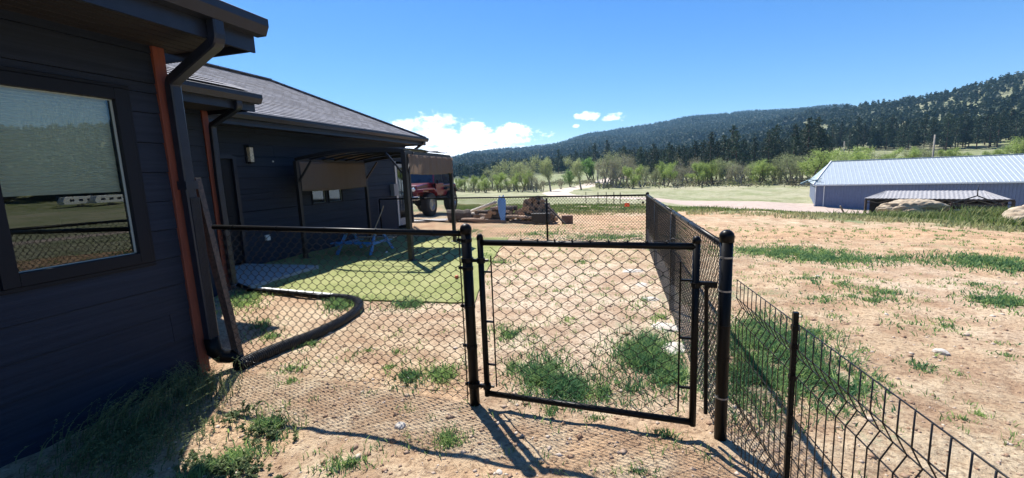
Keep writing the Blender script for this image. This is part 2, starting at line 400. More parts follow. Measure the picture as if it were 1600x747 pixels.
# ------------------------------------------------------------------ vegetation patches on the ground (u, v, half width, half height, density, blade height, tint)
PP = [(1012, 567, 52, 32, 1.35, .13, .15), (1045, 592, 30, 18, 1.3, .12, .3), (855, 594, 40, 32, 1.35, .13, .1), (890, 612, 36, 22, 1.35, .12, .15), (965, 618, 42, 18, 1.3, .10, .2), (1010, 548, 20, 14, .8, .22, .25),
      (795, 523, 28, 11, 1.1, .09, .4), (826, 535, 16, 6, .9, .06, .9), (890, 501, 13, 5, 1.0, .05, 1), (800, 577, 22, 12, .5, .08, .5), (940, 575, 12, 6, .6, .06, .4), (870, 455, 25, 5, .3, .06, .5), (845, 452, 12, 3, .6, .05, .6),
      (775, 410, 22, 6, .5, .08, .5), (905, 410, 16, 3, .7, .05, .6), (1000, 485, 26, 10, .4, .07, .6), (1000, 470, 18, 6, .4, .07, .6), (1030, 500, 18, 9, .6, .07, .9),
      (955, 371, 60, 5, .8, .09, .45), (840, 366, 40, 4, .6, .10, .5), (760, 400, 10, 10, .5, .08, .6), (735, 362, 22, 5, .5, .08, .4),
      (530, 477, 20, 9, 1.3, .14, .4), (568, 478, 16, 9, .8, .14, .4), (640, 476, 26, 9, 1.1, .09, .3), (380, 470, 26, 12, 1.3, .10, .95), (405, 512, 24, 12, .5, .08, .2), (425, 527, 16, 6, .8, .06, .9), (480, 540, 18, 6, .8, .06, .9),
      (460, 577, 22, 8, .6, .06, .9), (510, 566, 10, 5, .5, .05, .8), (640, 590, 22, 17, .95, .10, .4), (690, 590, 26, 15, 1.1, .08, .9), (610, 577, 13, 5, .7, .05, .9), (570, 550, 18, 5, .4, .05, .7), (620, 552, 10, 4, .4, .05, .7),
      (550, 592, 14, 5, .4, .05, .7), (720, 438, 12, 4, .5, .06, .8), (455, 598, 12, 4, .6, .05, .8), (700, 690, 24, 15, .95, .07, .6), (728, 640, 8, 8, .6, .06, .6),
      (418, 672, 34, 24, 1.1, .10, .85), (400, 705, 34, 14, .4, .06, .6), (545, 725, 45, 16, .7, .08, .6), (610, 700, 18, 10, .4, .05, .5), (355, 722, 40, 16, .9, .08, .9), (330, 742, 60, 12, 1.0, .10, .6), (530, 690, 12, 5, .3, .05, .6),
      (860, 650, 14, 16, .5, .06, .6), (880, 738, 30, 10, .5, .06, .7), (1040, 680, 24, 6, .5, .06, .5), (980, 672, 14, 5, .4, .05, .5), (930, 655, 16, 5, .4, .05, .5), (820, 620, 12, 5, .4, .05, .6), (1000, 740, 25, 8, .5, .05, .6),
      (1225, 398, 85, 8, .95, .12, .5), (1300, 404, 50, 7, 1.2, .12, .35), (1255, 392, 45, 5, .5, .12, .5), (1410, 406, 60, 5, .55, .10, .4), (1545, 412, 60, 9, 1.2, .13, .3), (1590, 424, 30, 7, .6, .1, .4), (1565, 472, 36, 11, 1.1, .09, .4), (1585, 482, 20, 6, .7, .08, .5),
      (1290, 440, 60, 10, .4, .08, .5), (1275, 470, 26, 7, .5, .08, .4), (1355, 466, 34, 8, 1.0, .08, .4), (1380, 458, 30, 5, .5, .07, .7), (1420, 511, 22, 7, .6, .08, .4), (1470, 497, 30, 8, .4, .07, .5), (1475, 510, 18, 4, .5, .06, .5),
      (1310, 494, 16, 6, .4, .06, .5), (1440, 575, 24, 8, .45, .06, .5), (1555, 535, 16, 3, .4, .05, .7), (1570, 556, 16, 3, .5, .05, .5), (1508, 656, 12, 4, .7, .04, .7), (1530, 648, 10, 4, .7, .04, .9), (1400, 605, 18, 6, .5, .05, .7), (1520, 445, 34, 5, .3, .06, .5),
      (1205, 545, 66, 36, 1.25, .13, .25), (1180, 595, 50, 42, 1.2, .13, .25), (1262, 588, 56, 32, 1.2, .11, .3), (1315, 598, 40, 26, .95, .09, .4), (1180, 510, 40, 16, .5, .1, .4), (1290, 640, 34, 18, .45, .08, .5), (1160, 640, 22, 18, .4, .08, .5),
      (1350, 600, 30, 14, .4, .07, .7), (1200, 650, 20, 12, .3, .05, .6), (1270, 520, 30, 10, .4, .08, .6), (1340, 545, 16, 6, .3, .05, .6)]
SP = []
for (u, v, ru, rv, de, h, ti) in PP:
    c = np.array(at(u, v)[:2]); e = np.array(at(u, v - rv)[:2]); w = np.array(at(u, min(v + rv, 746))[:2])
    vd = c / np.linalg.norm(c); sd_ = np.array([vd[1], -vd[0]])
    cc = (e + w) / 2 if v + rv < 746 else c
    ry = max(np.linalg.norm(e - w) / 2, .04); d3 = np.hypot(np.linalg.norm(c), 1.7)
    rx = ru / FPX * d3 * (AF @ ray(u, v)) * 1.0
    SP.append((cc, sd_ * rx, vd * ry, rx * ry * math.pi, de, h, ti))


def patch_field(x, y):
    g = np.zeros_like(x); wob = fbm(x * 6, y * 6, 3, 77)
    for (c, a, b, A, de, h, ti) in SP:
        dx, dy = x - c[0], y - c[1]
        q = (.55 + .9 * wob) * ((dx * a[0] + dy * a[1]) / (a @ a)) ** 2 + (.55 + .9 * wob) * ((dx * b[0] + dy * b[1]) / (b @ b)) ** 2
        g = np.maximum(g, np.clip(1.25 - q, 0, 1) * de)
    return g


# ------------------------------------------------------------------ the ground sheet
def ground():
    azs = [np.arange(-180, -72, 3.0), np.arange(-72, -42, .5), np.arange(-42, 40, .2), np.arange(40, 90, .8), np.arange(90, 180, 3.0)]
    az = np.radians(np.concatenate(azs)); n = len(az)
    rr = np.concatenate([np.linspace(.35, 1.0, 6), np.geomspace(1.03, 16, 270), np.geomspace(16.3, 2680, 320)])
    m = len(rr)
    A, RR = np.meshgrid(az, rr); X = RR * np.sin(A); Y = RR * np.cos(A); Z = gz(X, Y)
    V = np.stack([X.ravel(), Y.ravel(), Z.ravel()], 1)
    V = np.vstack([V, [[0, 0, gzf(0.2, 0.2)]]])
    i = np.arange(m - 1)[:, None]; j = np.arange(n)[None]
    j2 = (j + 1) % n
    F = np.stack([i * n + j, i * n + j2, (i + 1) * n + j2, (i + 1) * n + j], -1).reshape(-1, 4)
    x, y, r = V[:, 0], V[:, 1], np.hypot(V[:, 0], V[:, 1])
    azd = np.degrees(np.arctan2(x, y))
    nb = fbm(x / 3.0, y / 3.0, 5, 21); nf = fbm(x * 1.5, y * 1.5, 4, 31); nl = fbm(x / 18, y / 18, 4, 41); nh = fbm(x / 70, y / 70, 4, 51)
    g = patch_field(x, y) * .42
    # random thin growth on the open dirt
    g = np.maximum(g, np.clip((nb - .60) * 5, 0, .45) * (r > 3) * (r < 22))
    # green strip along the brow of the yard on the right, meadow beyond
    brow = np.clip((r - 17.5 - 3 * (nb - .5) * 2 - np.clip((azd - 15) * .02, 0, 1)) / 3.5, 0, 1)
    brow_l = np.clip((r - 21 - 6 * (nb - .5)) / 5, 0, 1)
    br = np.where(azd > 6, brow, brow_l)
    g = np.maximum(g, br * np.clip(.55 + (nf - .5) * 1.6, 0.15, 1))
    g = np.where(r > 42, np.clip(.9 + (nl - .5) * .8, .5, 1), g)
    dry = np.clip(.45 + (nl - .5) * 2.4 + np.where((r > 62) & (r < 150), .35, 0), 0, 1)
    dry = np.where((azd > 18) & (r > 20) & (r < 45), np.clip(dry + .05, 0, 1), dry)
    dry = np.where((r > 150) & (r < 290), np.clip(.15 + (nl - .5) * 1.2, 0, 1), dry)
    dry = np.where(r >= 290, np.clip(.75 + (nh - .5) * 3.2, 0, 1), dry)
    forest = np.clip((r - 290) / 60, 0, 1) * np.where(azd < 17, 1, .35) * np.where(r > 900, 1, 1)
    forest = np.where(r > 850, 1, forest)
    red = np.clip((fbm(x / 5, y / 5, 4, 61) - .43) * 4, 0, 1) * np.clip((r - 5) / 6, 0.2, 1)
    red = np.maximum(red, np.clip(1.1 - ((y - 2.6) / 1.0) ** 2, 0, 1) * (x < 1) * np.clip((nf - .38) * 5, 0, 1) * .9)
    # vehicle tracks of redder, barer soil on the right
    tr = np.exp(-((y - 13.6 - .12 * (x - 4)) / 1.7) ** 2) * (x > 1.2)
    g *= 1 - .85 * tr * (r < 18.5); red = np.maximum(red, tr * 1.0)
    rut = np.exp(-((y - 12.9 - .12 * (x - 4)) / .22) ** 2) + np.exp(-((y - 14.5 - .12 * (x - 4)) / .22) ** 2); V[:, 2] -= .05 * rut * (x > 1.5) * (x < 16)
    pale = np.clip(1.25 - (np.abs(x + 1.6) / 2.6) ** 4 - (np.abs(y - 5.6) / 2.9) ** 4, 0, 1) * np.clip((nb - .30) * 4, 0, 1)
    pale = np.maximum(pale, np.clip(1.2 - ((x - 4.5) / 2.5) ** 2 - ((y - 6.5) / 3.5) ** 2, 0, 1) * np.clip((nf - .35) * 4, 0, 1) * .7)
    o = np_mesh('ground', V, F, MATS['ground'], dict(grass=g, dry=dry, red=red, forest=forest, pale=pale), smooth=True)
    tag(o, kind='structure')
    return o


def ground_mat():
    m = bpy.data.materials.new('ground'); m.use_nodes = True; MATS['ground'] = m
    nt = m.node_tree; n, l = nt.nodes, nt.links; b = n['Principled BSDF']
    b.inputs['Roughness'].default_value = .95; b.inputs['Specular IOR Level'].default_value = .15
    tc = n.new('ShaderNodeTexCoord')
    def noise(sc, det=6, ro=.6):
        t = n.new('ShaderNodeTexNoise'); t.inputs['Scale'].default_value = sc; t.inputs['Detail'].default_value = det; t.inputs['Roughness'].default_value = ro
        l.new(tc.outputs['Object'], t.inputs['Vector']); return t.outputs[0]
    def ramp(f, p0, p1, c0, c1):
        r_ = n.new('ShaderNodeValToRGB'); r_.color_ramp.elements[0].position = p0; r_.color_ramp.elements[1].position = p1
        r_.color_ramp.elements[0].color = (*c0, 1); r_.color_ramp.elements[1].color = (*c1, 1); l.new(f, r_.inputs[0]); return r_.outputs[0]
    def mix(f, a, c, typ='MIX'):
        x = n.new('ShaderNodeMix'); x.data_type = 'RGBA'; x.blend_type = typ
        for k, q in ((0, f), (6, a), (7, c)):
            if isinstance(q, (int, float)): x.inputs[k].default_value = q
            elif isinstance(q, tuple): x.inputs[k].default_value = (*q, 1)
            else: l.new(q, x.inputs[k])
        return x.outputs[2]
    def attr(nm):
        a = n.new('ShaderNodeAttribute'); a.attribute_name = nm; return a.outputs['Fac']
    def mth(op, a, c):
        x = n.new('ShaderNodeMath'); x.operation = op; x.use_clamp = False
        for k, q in enumerate((a, c)):
            if isinstance(q, (int, float)): x.inputs[k].default_value = q
            else: l.new(q, x.inputs[k])
        return x.outputs[0]
    big, mid, fine, vf = noise(.5), noise(3.2, 8), noise(24, 8, .7), noise(110, 4, .7)
    soil = ramp(mid, .33, .64, (.43, .312, .195), (.63, .515, .355))
    soil = mix(mth('MULTIPLY', ramp(big, .42, .6, (0, 0, 0), (1, 1, 1)), .5), soil, (.49, .355, .23))
    soil = mix(mth('MULTIPLY', attr('red'), .75), soil, mix(fine, (.51, .28, .14), (.63, .44, .27)))
    soil = mix(mth('MULTIPLY', attr('pale'), .75), soil, mix(mid, (.60, .48, .35), (.70, .585, .45)))
    soil = mix(ramp(noise(1.6, 9, .62), .38, .56, (.6, .6, .6), (0, 0, 0)), soil, (.34, .205, .125))
    soil = mix(ramp(fine, .38, .52, (.65, .65, .65), (0, 0, 0)), soil, (.17, .10, .06))
    soil = mix(ramp(vf, .60, .72, (0, 0, 0), (.55, .55, .55)), soil, (.56, .47, .38))
    soil = mix(ramp(vf, .30, .40, (.6, .6, .6), (0, 0, 0)), soil, (.13, .08, .05))
    gr = mix(ramp(fine, .3, .7, (0, 0, 0), (1, 1, 1)), (.085, .115, .035), (.16, .19, .06))
    dryc = mix(ramp(fine, .3, .7, (0, 0, 0), (1, 1, 1)), (.25, .235, .14), (.37, .35, .235))
    gcol = mix(attr('dry'), gr, dryc)
    tn = n.new('ShaderNodeTexNoise'); tn.inputs['Scale'].default_value = .12; tn.inputs['Detail'].default_value = 8; l.new(tc.outputs['Object'], tn.inputs['Vector'])
    gcol = mix(ramp(tn.outputs[0], .42, .60, (0, 0, 0), (.6, .6, .6)), gcol, (.14, .185, .06))
    gcol = mix(ramp(noise(.45, 10, .7), .42, .60, (.0, .0, .0), (.6, .6, .6)), gcol, (.40, .38, .27))
    gcol = mix(ramp(noise(1.3, 8, .7), .35, .50, (.55, .55, .55), (.0, .0, .0)), gcol, (.13, .135, .06))
    ff = mth('ADD', attr('grass'), mth('MULTIPLY', mth('SUBTRACT', fine, .5), 1.1)); ff = mth('ADD', ff, mth('MULTIPLY', mth('SUBTRACT', mid, .5), .9))
    gf = ramp(ff, .42, .62, (0, 0, 0), (1, 1, 1))
    c = mix(gf, soil, gcol)
    c = mix(mth('MULTIPLY', attr('forest'), .92), c, (.042, .058, .028))
    l.new(c, b.inputs['Base Color'])
    bp = n.new('ShaderNodeBump'); bp.inputs['Strength'].default_value = 1.0; bp.inputs['Distance'].default_value = .03
    h = mth('ADD', mth('MULTIPLY', fine, 1.0), mth('MULTIPLY', vf, .35)); h = mth('ADD', h, mth('MULTIPLY', mid, 1.6))
    l.new(h, bp.inputs['Height']); l.new(bp.outputs[0], b.inputs['Normal'])


ground_mat(); ground()


def strip_road(name, pts, width, m, lift=.06):
    pts = np.array(pts, float); d = np.cumsum(np.r_[0, np.hypot(*np.diff(pts, axis=0).T)])
    n = int(d[-1] / 1.5) + 2; s = np.linspace(0, d[-1], n)
    px = np.interp(s, d, pts[:, 0]); py = np.interp(s, d, pts[:, 1])
    for _ in range(6):
        px[1:-1] = (px[:-2] + px[1:-1] * 2 + px[2:]) / 4; py[1:-1] = (py[:-2] + py[1:-1] * 2 + py[2:]) / 4
    tx, ty = np.gradient(px), np.gradient(py); L = np.hypot(tx, ty); nx, ny = -ty / L, tx / L
    w = np.interp(s, d, width) if isinstance(width, (list, tuple)) else np.full(n, width)
    K = 9; vs = []
    for k in range(K):
        q = (k / (K - 1) - .5) + (vnoise(s / 3, s * 0 + k, 5) - .5) * .06 * (k in (0, K - 1))
        x = px + nx * w * q; y = py + ny * w * q
        vs.append(np.stack([x, y, gz(x, y) + lift * (1 if 0 < k < K - 1 else -.8)], 1))
    V = np.stack(vs, 1).reshape(-1, 3); i = np.arange(n - 1)[:, None]; j = np.arange(K - 1)[None]
    F = np.stack([i * K + j, i * K + j + 1, (i + 1) * K + j + 1, (i + 1) * K + j], -1).reshape(-1, 4)
    return tag(np_mesh(name, V, F, m, smooth=True), kind='structure')


gravel = mat('pale_pink_gravel', (.42, .33, .275), .95, noise=.12, nscale=1.2, bump=.4, bscale=8)
dirtroad = mat('pale_dirt_road', (.50, .42, .34), .95, noise=.12, nscale=1.5, bump=.3, bscale=10)
a1 = pdir(1600, 78); a2 = pdir(1273, 66); a3 = pdir(1120, 62); a4 = pdir(1010, 60); a5 = pdir(930, 58)
def adir(a, d): return (d * math.sin(R(a)), d * math.cos(R(a)))
strip_road('gravel_road', [adir(85, 75), adir(70, 80), adir(60, 86), adir(50, 94), adir(42, 98), a1[:2], pdir(1400, 70)[:2], a2[:2], a3[:2], a4[:2], pdir(960, 62)[:2]], [6, 6, 6, 7, 9, 14, 16, 17, 16, 10, 4], gravel, .07)
strip_road('dirt_road', [pdir(1010, 58)[:2], pdir(960, 60)[:2], pdir(915, 63)[:2], pdir(880, 72)[:2], pdir(866, 88)[:2], pdir(880, 108)[:2], pdir(905, 125)[:2], pdir(926, 148)[:2], pdir(945, 172)[:2], pdir(965, 200)[:2], pdir(1000, 250)[:2]],
           [6, 5, 5, 5, 6, 6, 6, 7, 7, 7, 6], dirtroad, .07)

# ------------------------------------------------------------------ artificial lawn and pad
turf_m = mat('artificial_turf', (.20, .225, .06), .9, color2=(.29, .295, .11), nscale=1.6, bump=1.0, bscale=220)
def poly_sheet(name, pts, m, lift, res=.12, edge=None):
    pts = np.array(pts); x0, y0 = pts.min(0); x1, y1 = pts.max(0)
    import bmesh
    bm = bmesh.new(); n = len(pts)
    # dense outline
    P = []
    for i in range(n):
        a, b = pts[i], pts[(i + 1) % n]; k = max(1, int(np.hypot(*(b - a)) / res))
        for q in range(k): P.append(a + (b - a) * q / k)
    vs = [bm.verts.new((p[0], p[1], 0)) for p in P]; bm.faces.new(vs)
    for ax, lo, hi in ((0, x0, x1), (1, y0, y1)):
        for c in np.arange(lo + res, hi, res):
            co = (c, 0, 0) if ax == 0 else (0, c, 0); no = (1, 0, 0) if ax == 0 else (0, 1, 0)
            bmesh.ops.bisect_plane(bm, geom=bm.verts[:] + bm.edges[:] + bm.faces[:], plane_co=co, plane_no=no)
    bmesh.ops.recalc_face_normals(bm, faces=bm.faces)
    for v in bm.verts: v.co.z = gzf(v.co.x, v.co.y) + lift
    r = bmesh.ops.extrude_face_region(bm, geom=bm.faces[:])
    for v in [g for g in r['geom'] if isinstance(g, bmesh.types.BMVert)]: v.co.z -= lift * .95
    bmesh.ops.recalc_face_normals(bm, faces=bm.faces)
    me = bpy.data.meshes.new(name); bm.to_mesh(me); bm.free(); me.materials.append(m)
    o = bpy.data.objects.new(name, me); scene.collection.objects.link(o); return o
tp = [at(*p)[:2] for p in ((432, 462), (500, 464), (560, 470), (640, 474), (700, 475), (742, 474), (757, 430), (780, 390), (795, 372))]
turf = poly_sheet('artificial_turf', [(-7.93, 7.25), (-6.1, 7.25), (-6.1, 5.6)] + tp + [(-4.6, 12.3), (-7.93, 12.3)], turf_m, .022)
tag(turf, kind='structure')
pad = MB(); zt = gzf(-7, 6.4) + .07
pad.bb(-7.94, -6.1, 5.62, 7.24, zt - .15, zt)
tag(pad.build('concrete_pad', concrete, bevel=.008), kind='structure')

# ------------------------------------------------------------------ house
house = tag(empty('house', (-6, 4, 0)), 'dark single-storey house with lap siding, shingle roof and red corner boards', 'house')
ZS, ZE = 2.77, 2.93


def lap_wall(axis, c, a0, a1, z0, z1, sgn, openings=(), name='wall'):
    """boards on a wall at x=c (axis 'x') running y a0..a1, or at y=c; sgn = outward side"""
    mb = MB(); edges = sorted({z0, z1, *[q for op in openings for q in op[2:4]]})
    zs = []
    z = z0
    while z < z1 - 1e-6:
        nz_ = min(z + .235, z1)
        zs += [q for q in edges if z < q < nz_] + [nz_]; z = nz_
    zs = [z0] + sorted(set(zs))
    for k in range(len(zs) - 1):
        b0, b1 = zs[k], zs[k + 1]; zm = (b0 + b1) / 2
        full = round((b0 - z0) / .235 - round((b0 - z0) / .235), 4) == 0
        segs = [(a0, a1)]
        for (o0, o1, p0, p1) in openings:
            if p0 < zm < p1:
                ns = []
                for s0, s1 in segs:
                    if o0 > s0: ns.append((s0, min(o0, s1)))
                    if o1 < s1: ns.append((max(o1, s0), s1))
                segs = ns
        if axis == 'x':
            rj = random.Random(int(b0 * 1000) // 235 + int(c * 10)); js = a0 + rj.uniform(.4, 3.2); ns = []
            for s0, s1 in segs:
                cuts = [q for q in [js + 3.66 * k_ for k_ in range(9)] if s0 + .1 < q < s1 - .1]; prev = s0
                for q in cuts: ns.append((prev, q - .002)); prev = q + .002
                ns.append((prev, s1))
            segs = ns
        for s0, s1 in segs:
            if s1 - s0 < 1e-4: continue
            w0 = .013 * sgn
            pr_ = [(c + w0, b0 + .004), (c + .003 * sgn, b1), (c - .12 * sgn, b1), (c - .12 * sgn, b0 + .004)]
            if axis == 'x': mb.prism(pr_, 'y', s0, s1)
            else:
                mb._add([(s0, p[0], p[1]) for p in pr_] + [(s1, p[0], p[1]) for p in pr_], [(0, 1, 5, 4), (1, 2, 6, 5), (2, 3, 7, 6), (3, 0, 4, 7), (3, 2, 1, 0), (4, 5, 6, 7)])
    return mb.build(name, siding if axis == 'x' else siding_end, house)


W1, W2, W3 = -3.76, -6.36, -7.95
lap_wall('x', W1, -6, 2.81, -.35, ZS, 1, [(1.68, 2.56, 1.06, 2.39), (.55, 1.46, 1.06, 2.39)])
lap_wall('y', 2.86, W2, W1 - .10, -.35, ZS, 1)
lap_wall('x', W2, 2.86, 5.36, -.35, ZS, 1)
lap_wall('y', 5.42, W3, W2 - .10, -.35, ZS, 1)
lap_wall('x', W3, 5.42, 14.4, -.35, 2.85, 1, [(6.38, 7.28, -.4, 2.2), (9.42, 9.98, 1.05, 1.43), (10.05, 10.66, 1.05, 1.43), (13.55, 14.30, -.4, 2.2)])
lap_wall('y', 14.42, -14, W3 - .02, -.4, 2.85, 1)
# solid core so that no light leaks through the house
core = MB(); core.bb(-13.9, W3 - .8, -5.9, 14.2, -.3, 2.85); core.bb(W3 - .8, W2 - .5, -5.9, 5.1, -.3, 2.75); core.bb(W2 - .5, W1 - 1.5, -5.9, 2.6, -.3, 2.75)
core.build('light_block_core', mat('interior_dark', (.05, .048, .045), .9), house)
cm = MB()
cm.bb(W1 - .02, W1 + .032, 2.805, 2.90, -.02, ZS - .003); cm.bb(W1 - .13, W1 - .02, 2.868, 2.90, -.02, ZS - .003)
cm.build('corner_board', cedar, house, bevel=.004)
cm = MB(); cm.bb(W2 - .02, W2 + .03, 5.36, 5.46, -.05, ZS - .003); cm.bb(W2 - .14, W2 - .02, 5.435, 5.46, -.05, ZS - .003)
cm.build('corner_board', cedar, house, bevel=.004)


def hip(pts_low, pts_high, mb):
    pass


shingle = None
def shingle_mat():
    m = bpy.data.materials.new('shingles'); m.use_nodes = True
    nt = m.node_tree; n, l = nt.nodes, nt.links; b = n['Principled BSDF']; b.inputs['Roughness'].default_value = .92
    tc = n.new('ShaderNodeTexCoord'); mp = n.new('ShaderNodeMapping'); mp.inputs['Rotation'].default_value = (0, 0, R(90))
    l.new(tc.outputs['Object'], mp.inputs[0])
    br = n.new('ShaderNodeTexBrick'); br.inputs['Scale'].default_value = 1; br.inputs['Brick Width'].default_value = .30; br.inputs['Row Height'].default_value = .13
    br.inputs['Mortar Size'].default_value = .008; br.inputs['Mortar Smooth'].default_value = .3; br.inputs['Bias'].default_value = 0
    br.inputs['Color1'].default_value = (.12, .12, .14, 1); br.inputs['Color2'].default_value = (.225, .225, .255, 1); br.inputs['Mortar'].default_value = (.035, .03, .032, 1)
    l.new(mp.outputs[0], br.inputs['Vector'])
    nz_ = n.new('ShaderNodeTexNoise'); nz_.inputs['Scale'].default_value = 60; nz_.inputs['Detail'].default_value = 4; l.new(tc.outputs['Object'], nz_.inputs['Vector'])
    mx = n.new('ShaderNodeMix'); mx.data_type = 'RGBA'; mx.blend_type = 'OVERLAY'; mx.inputs[0].default_value = .7; l.new(br.outputs[0], mx.inputs[6]); l.new(nz_.outputs[0], mx.inputs[7])
    l.new(mx.outputs[2], b.inputs['Base Color'])
    bp = n.new('ShaderNodeBump'); bp.inputs['Strength'].default_value = .5; bp.inputs['Distance'].default_value = .01; l.new(br.outputs[1], bp.inputs['Height']); bp.invert = True; l.new(bp.outputs[0], b.inputs['Normal'])
    return m
shingle = shingle_mat()
EX, EY, EZ = -7.18, 14.5, 2.98
# courses of shingles: stepped boards up the slope, mitred at the hip
rb = MB()
N = 30; T = 3.3; st = .012
for k in range(N):
    t0, t1 = T * k / N, T * (k + 1) / N
    za, zb = EZ + t0 * .5 + st, EZ + t1 * .5
    rb.quad((EX - t0, -8 + 0, za), (EX - t0, EY - t0, za), (EX - t1, EY - t1, zb), (EX - t1, -8, zb))
    rb.quad((EX - t1, -8, zb), (EX - t1, EY - t1, zb), (EX - t1, EY - t1, zb + st), (EX - t1, -8, zb + st))
    rb.quad((EX - t0, EY - t0, za), (-14, EY - t0, za), (-14, EY - t1, zb), (EX - t1, EY - t1, zb))
zr = EZ + T * .5
rb.quad((EX - T, -8, zr), (EX - T, EY - T, zr), (-14.5, EY - T, zr - 1.5), (-14.5, -8, zr - 1.5))
rb.quad((EX, -8, EZ), (EX, EY, EZ), (EX, EY, EZ + st), (EX, -8, EZ + st))
roof = rb.build('roof', shingle, house)
capm = MB()
capm.bar((EX, EY, EZ + .03), (EX - T, EY - T, zr + .03), .18, .03); capm.bar((EX - T, EY - T, zr + .035), (EX - T, -8, zr + .035), .18, .03)
capm.build('ridge_cap', shingle, roof)
# lower front roofs
rb = MB()
for (ex, ey, y0) in ((-2.93, 3.13, -8), (-5.37, 5.52, 3.0)):
    for k in range(9):
        t0, t1 = .3 * k, .3 * (k + 1)
        za, zb = 2.96 + t0 * .33 + st, 2.96 + t1 * .33
        rb.quad((ex - t0, y0, za), (ex - t0, ey, za), (ex - t1, ey, zb), (ex - t1, y0, zb))
    rb.quad((ex, ey, 2.93), (ex - 2.7, ey, 3.86), (ex - 2.7, ey, 2.93), (ex - 1, ey, 2.93))
rb.build('porch_roof', shingle, house)

def gutter(ex, y0, y1, zt, name='gutter'):
    g = MB(); w = .125; h = .125; t = .004
    prof = [(ex, zt), (ex, zt - h * .45), (ex - .035, zt - h), (ex - w, zt - h), (ex - w, zt), (ex - w + t, zt), (ex - w + t, zt - h + t), (ex - .037, zt - h + t), (ex - t, zt - h * .45 - t), (ex - t, zt - t * 2), (ex - .018, zt - t * 2), (ex - .018, zt)]
    g.prism(prof, 'y', y0, y1)
    g.prism([(ex, zt), (ex, zt - h * .45), (ex - .035, zt - h), (ex - w, zt - h), (ex - w, zt)], 'y', y1, y1 + .003)
    g.tube([(ex - .006, y0, zt - .004), (ex - .006, y1, zt - .004)], .009, 6)
    return g.build(name, dark, house)
gutter(-2.87, -8, 3.12, 2.95); gutter(-5.33, 3.05, 5.52, 2.93); gutter(EX + .12, 5.55, EY, EZ + .0)
so = MB()
so.bb(W1 - .1, -3.02, -8, 3.08, ZS, ZS + .02); so.bb(W2 - .1, -5.48, 3.05, 5.48, ZS, ZS + .02); so.bb(W3 - .1, EX + .01, 5.5, EY - .02, 2.80, 2.82); so.bb(-14, W3 - .02, 14.43, EY - .02, 2.80, 2.82)
for x in np.arange(W1, -3.02, .1): so.bb(x, x + .006, -8, 3.07, ZS - .004, ZS + .001)
so.build('soffit', soffitm, house)
fa = MB()
fa.bb(-3.02, -2.998, -8, 3.09, 2.70, 2.94); fa.bb(-5.48, -5.458, 3.0, 5.49, 2.70, 2.93); fa.bb(EX - .03, EX - .005, 5.5, EY, 2.74, EZ - .01); fa.bb(-14, EX - .03, EY - .025, EY, 2.74, EZ - .01)
fa.bb(W1 - .8, -3.02, 3.07, 3.09, 2.71, 2.94); fa.bb(W2 - .8, -5.48, 5.47, 5.49, 2.71, 2.93)
fa.build('fascia', dark, house)


def sq_tube(path, w, d, name, m, corr=False):
    mb = MB(); pts = [Vector(p) for p in path]
    # swept rectangle with rounded path
    full = [pts[0]]
    for i in range(1, len(pts) - 1):
        a, b, c = pts[i - 1], pts[i], pts[i + 1]; q = .05
        p0 = b + (a - b).normalized() * q; p1 = b + (c - b).normalized() * q
        for t in (0, .25, .5, .75, 1): full.append((1 - t) ** 2 * p0 + 2 * t * (1 - t) * b + t * t * p1)
    full.append(pts[-1])
    vs = []; N_ = len(full); prof = [(-.5, -.38), (-.38, -.5), (.38, -.5), (.5, -.38), (.5, .38), (.38, .5), (-.38, .5), (-.5, .38)]
    for i, p in enumerate(full):
        t = (full[min(i + 1, N_ - 1)] - full[max(i - 1, 0)]).normalized()
        yv = Vector((0, 1, 0)); yv = (yv - t * yv.dot(t)).normalized(); xv = t.cross(yv)
        for a_, b_ in prof: vs.append(p + xv * a_ * w + yv * b_ * d)
    k = len(prof)
    fs = [(i * k + j, i * k + (j + 1) % k, (i + 1) * k + (j + 1) % k, (i + 1) * k + j) for i in range(N_ - 1) for j in range(k)] + [tuple(range(k)), tuple((N_ - 1) * k + j for j in range(k))]
    mb._add(vs, fs)
    if corr:
        zt_, zb_ = corr
        for j in range(-3, 4):
            c = pts[-1]
            mb.tube([(c.x + w / 2, c.y + j * d / 8, zt_), (c.x + w / 2, c.y + j * d / 8, zb_)], .004, 5)
            mb.tube([(c.x + j * w / 8, c.y + d / 2, zt_), (c.x + j * w / 8, c.y + d / 2, zb_)], .004, 5)
    return mb.build(name, m, house, smooth=False)

d1 = sq_tube([(-2.95, 2.70, 2.83), (-2.95, 2.70, 2.68), (-3.67, 2.885, 2.50), (-3.675, 2.89, 1.70), (-3.665, 2.90, .22)], .08, .09, 'downspout', dark, (1.55, .25))
MB().bb(-3.722, -3.622, 2.838, 2.942, 1.62, 1.69).build('bracket', dark, d1)
el = MB(); el.tube([(-3.665, 2.90, .30), (-3.66, 2.905, .17), (-3.63, 2.94, .11), (-3.58, 3.0, .085), (-3.53, 3.02, .06), (-3.52, 3.03, -.05)], [.062, .062, .064, .062, .05, .045], 14)
el.build('elbow', black, d1, smooth=True)
d2 = sq_tube([(-5.41, 5.16, 2.84), (-5.41, 5.16, 2.72), (-6.25, 5.44, 2.55), (-6.27, 5.44, 1.7), (-6.27, 5.46, .05)], .07, .09, 'downspout', dark)
d3 = sq_tube([(EX + .06, 14.2, 2.86), (EX + .06, 14.2, 2.80), (W3 + .06, 14.45, 2.45), (W3 + .06, 14.47, 0)], .07, .09, 'downspout', dark)


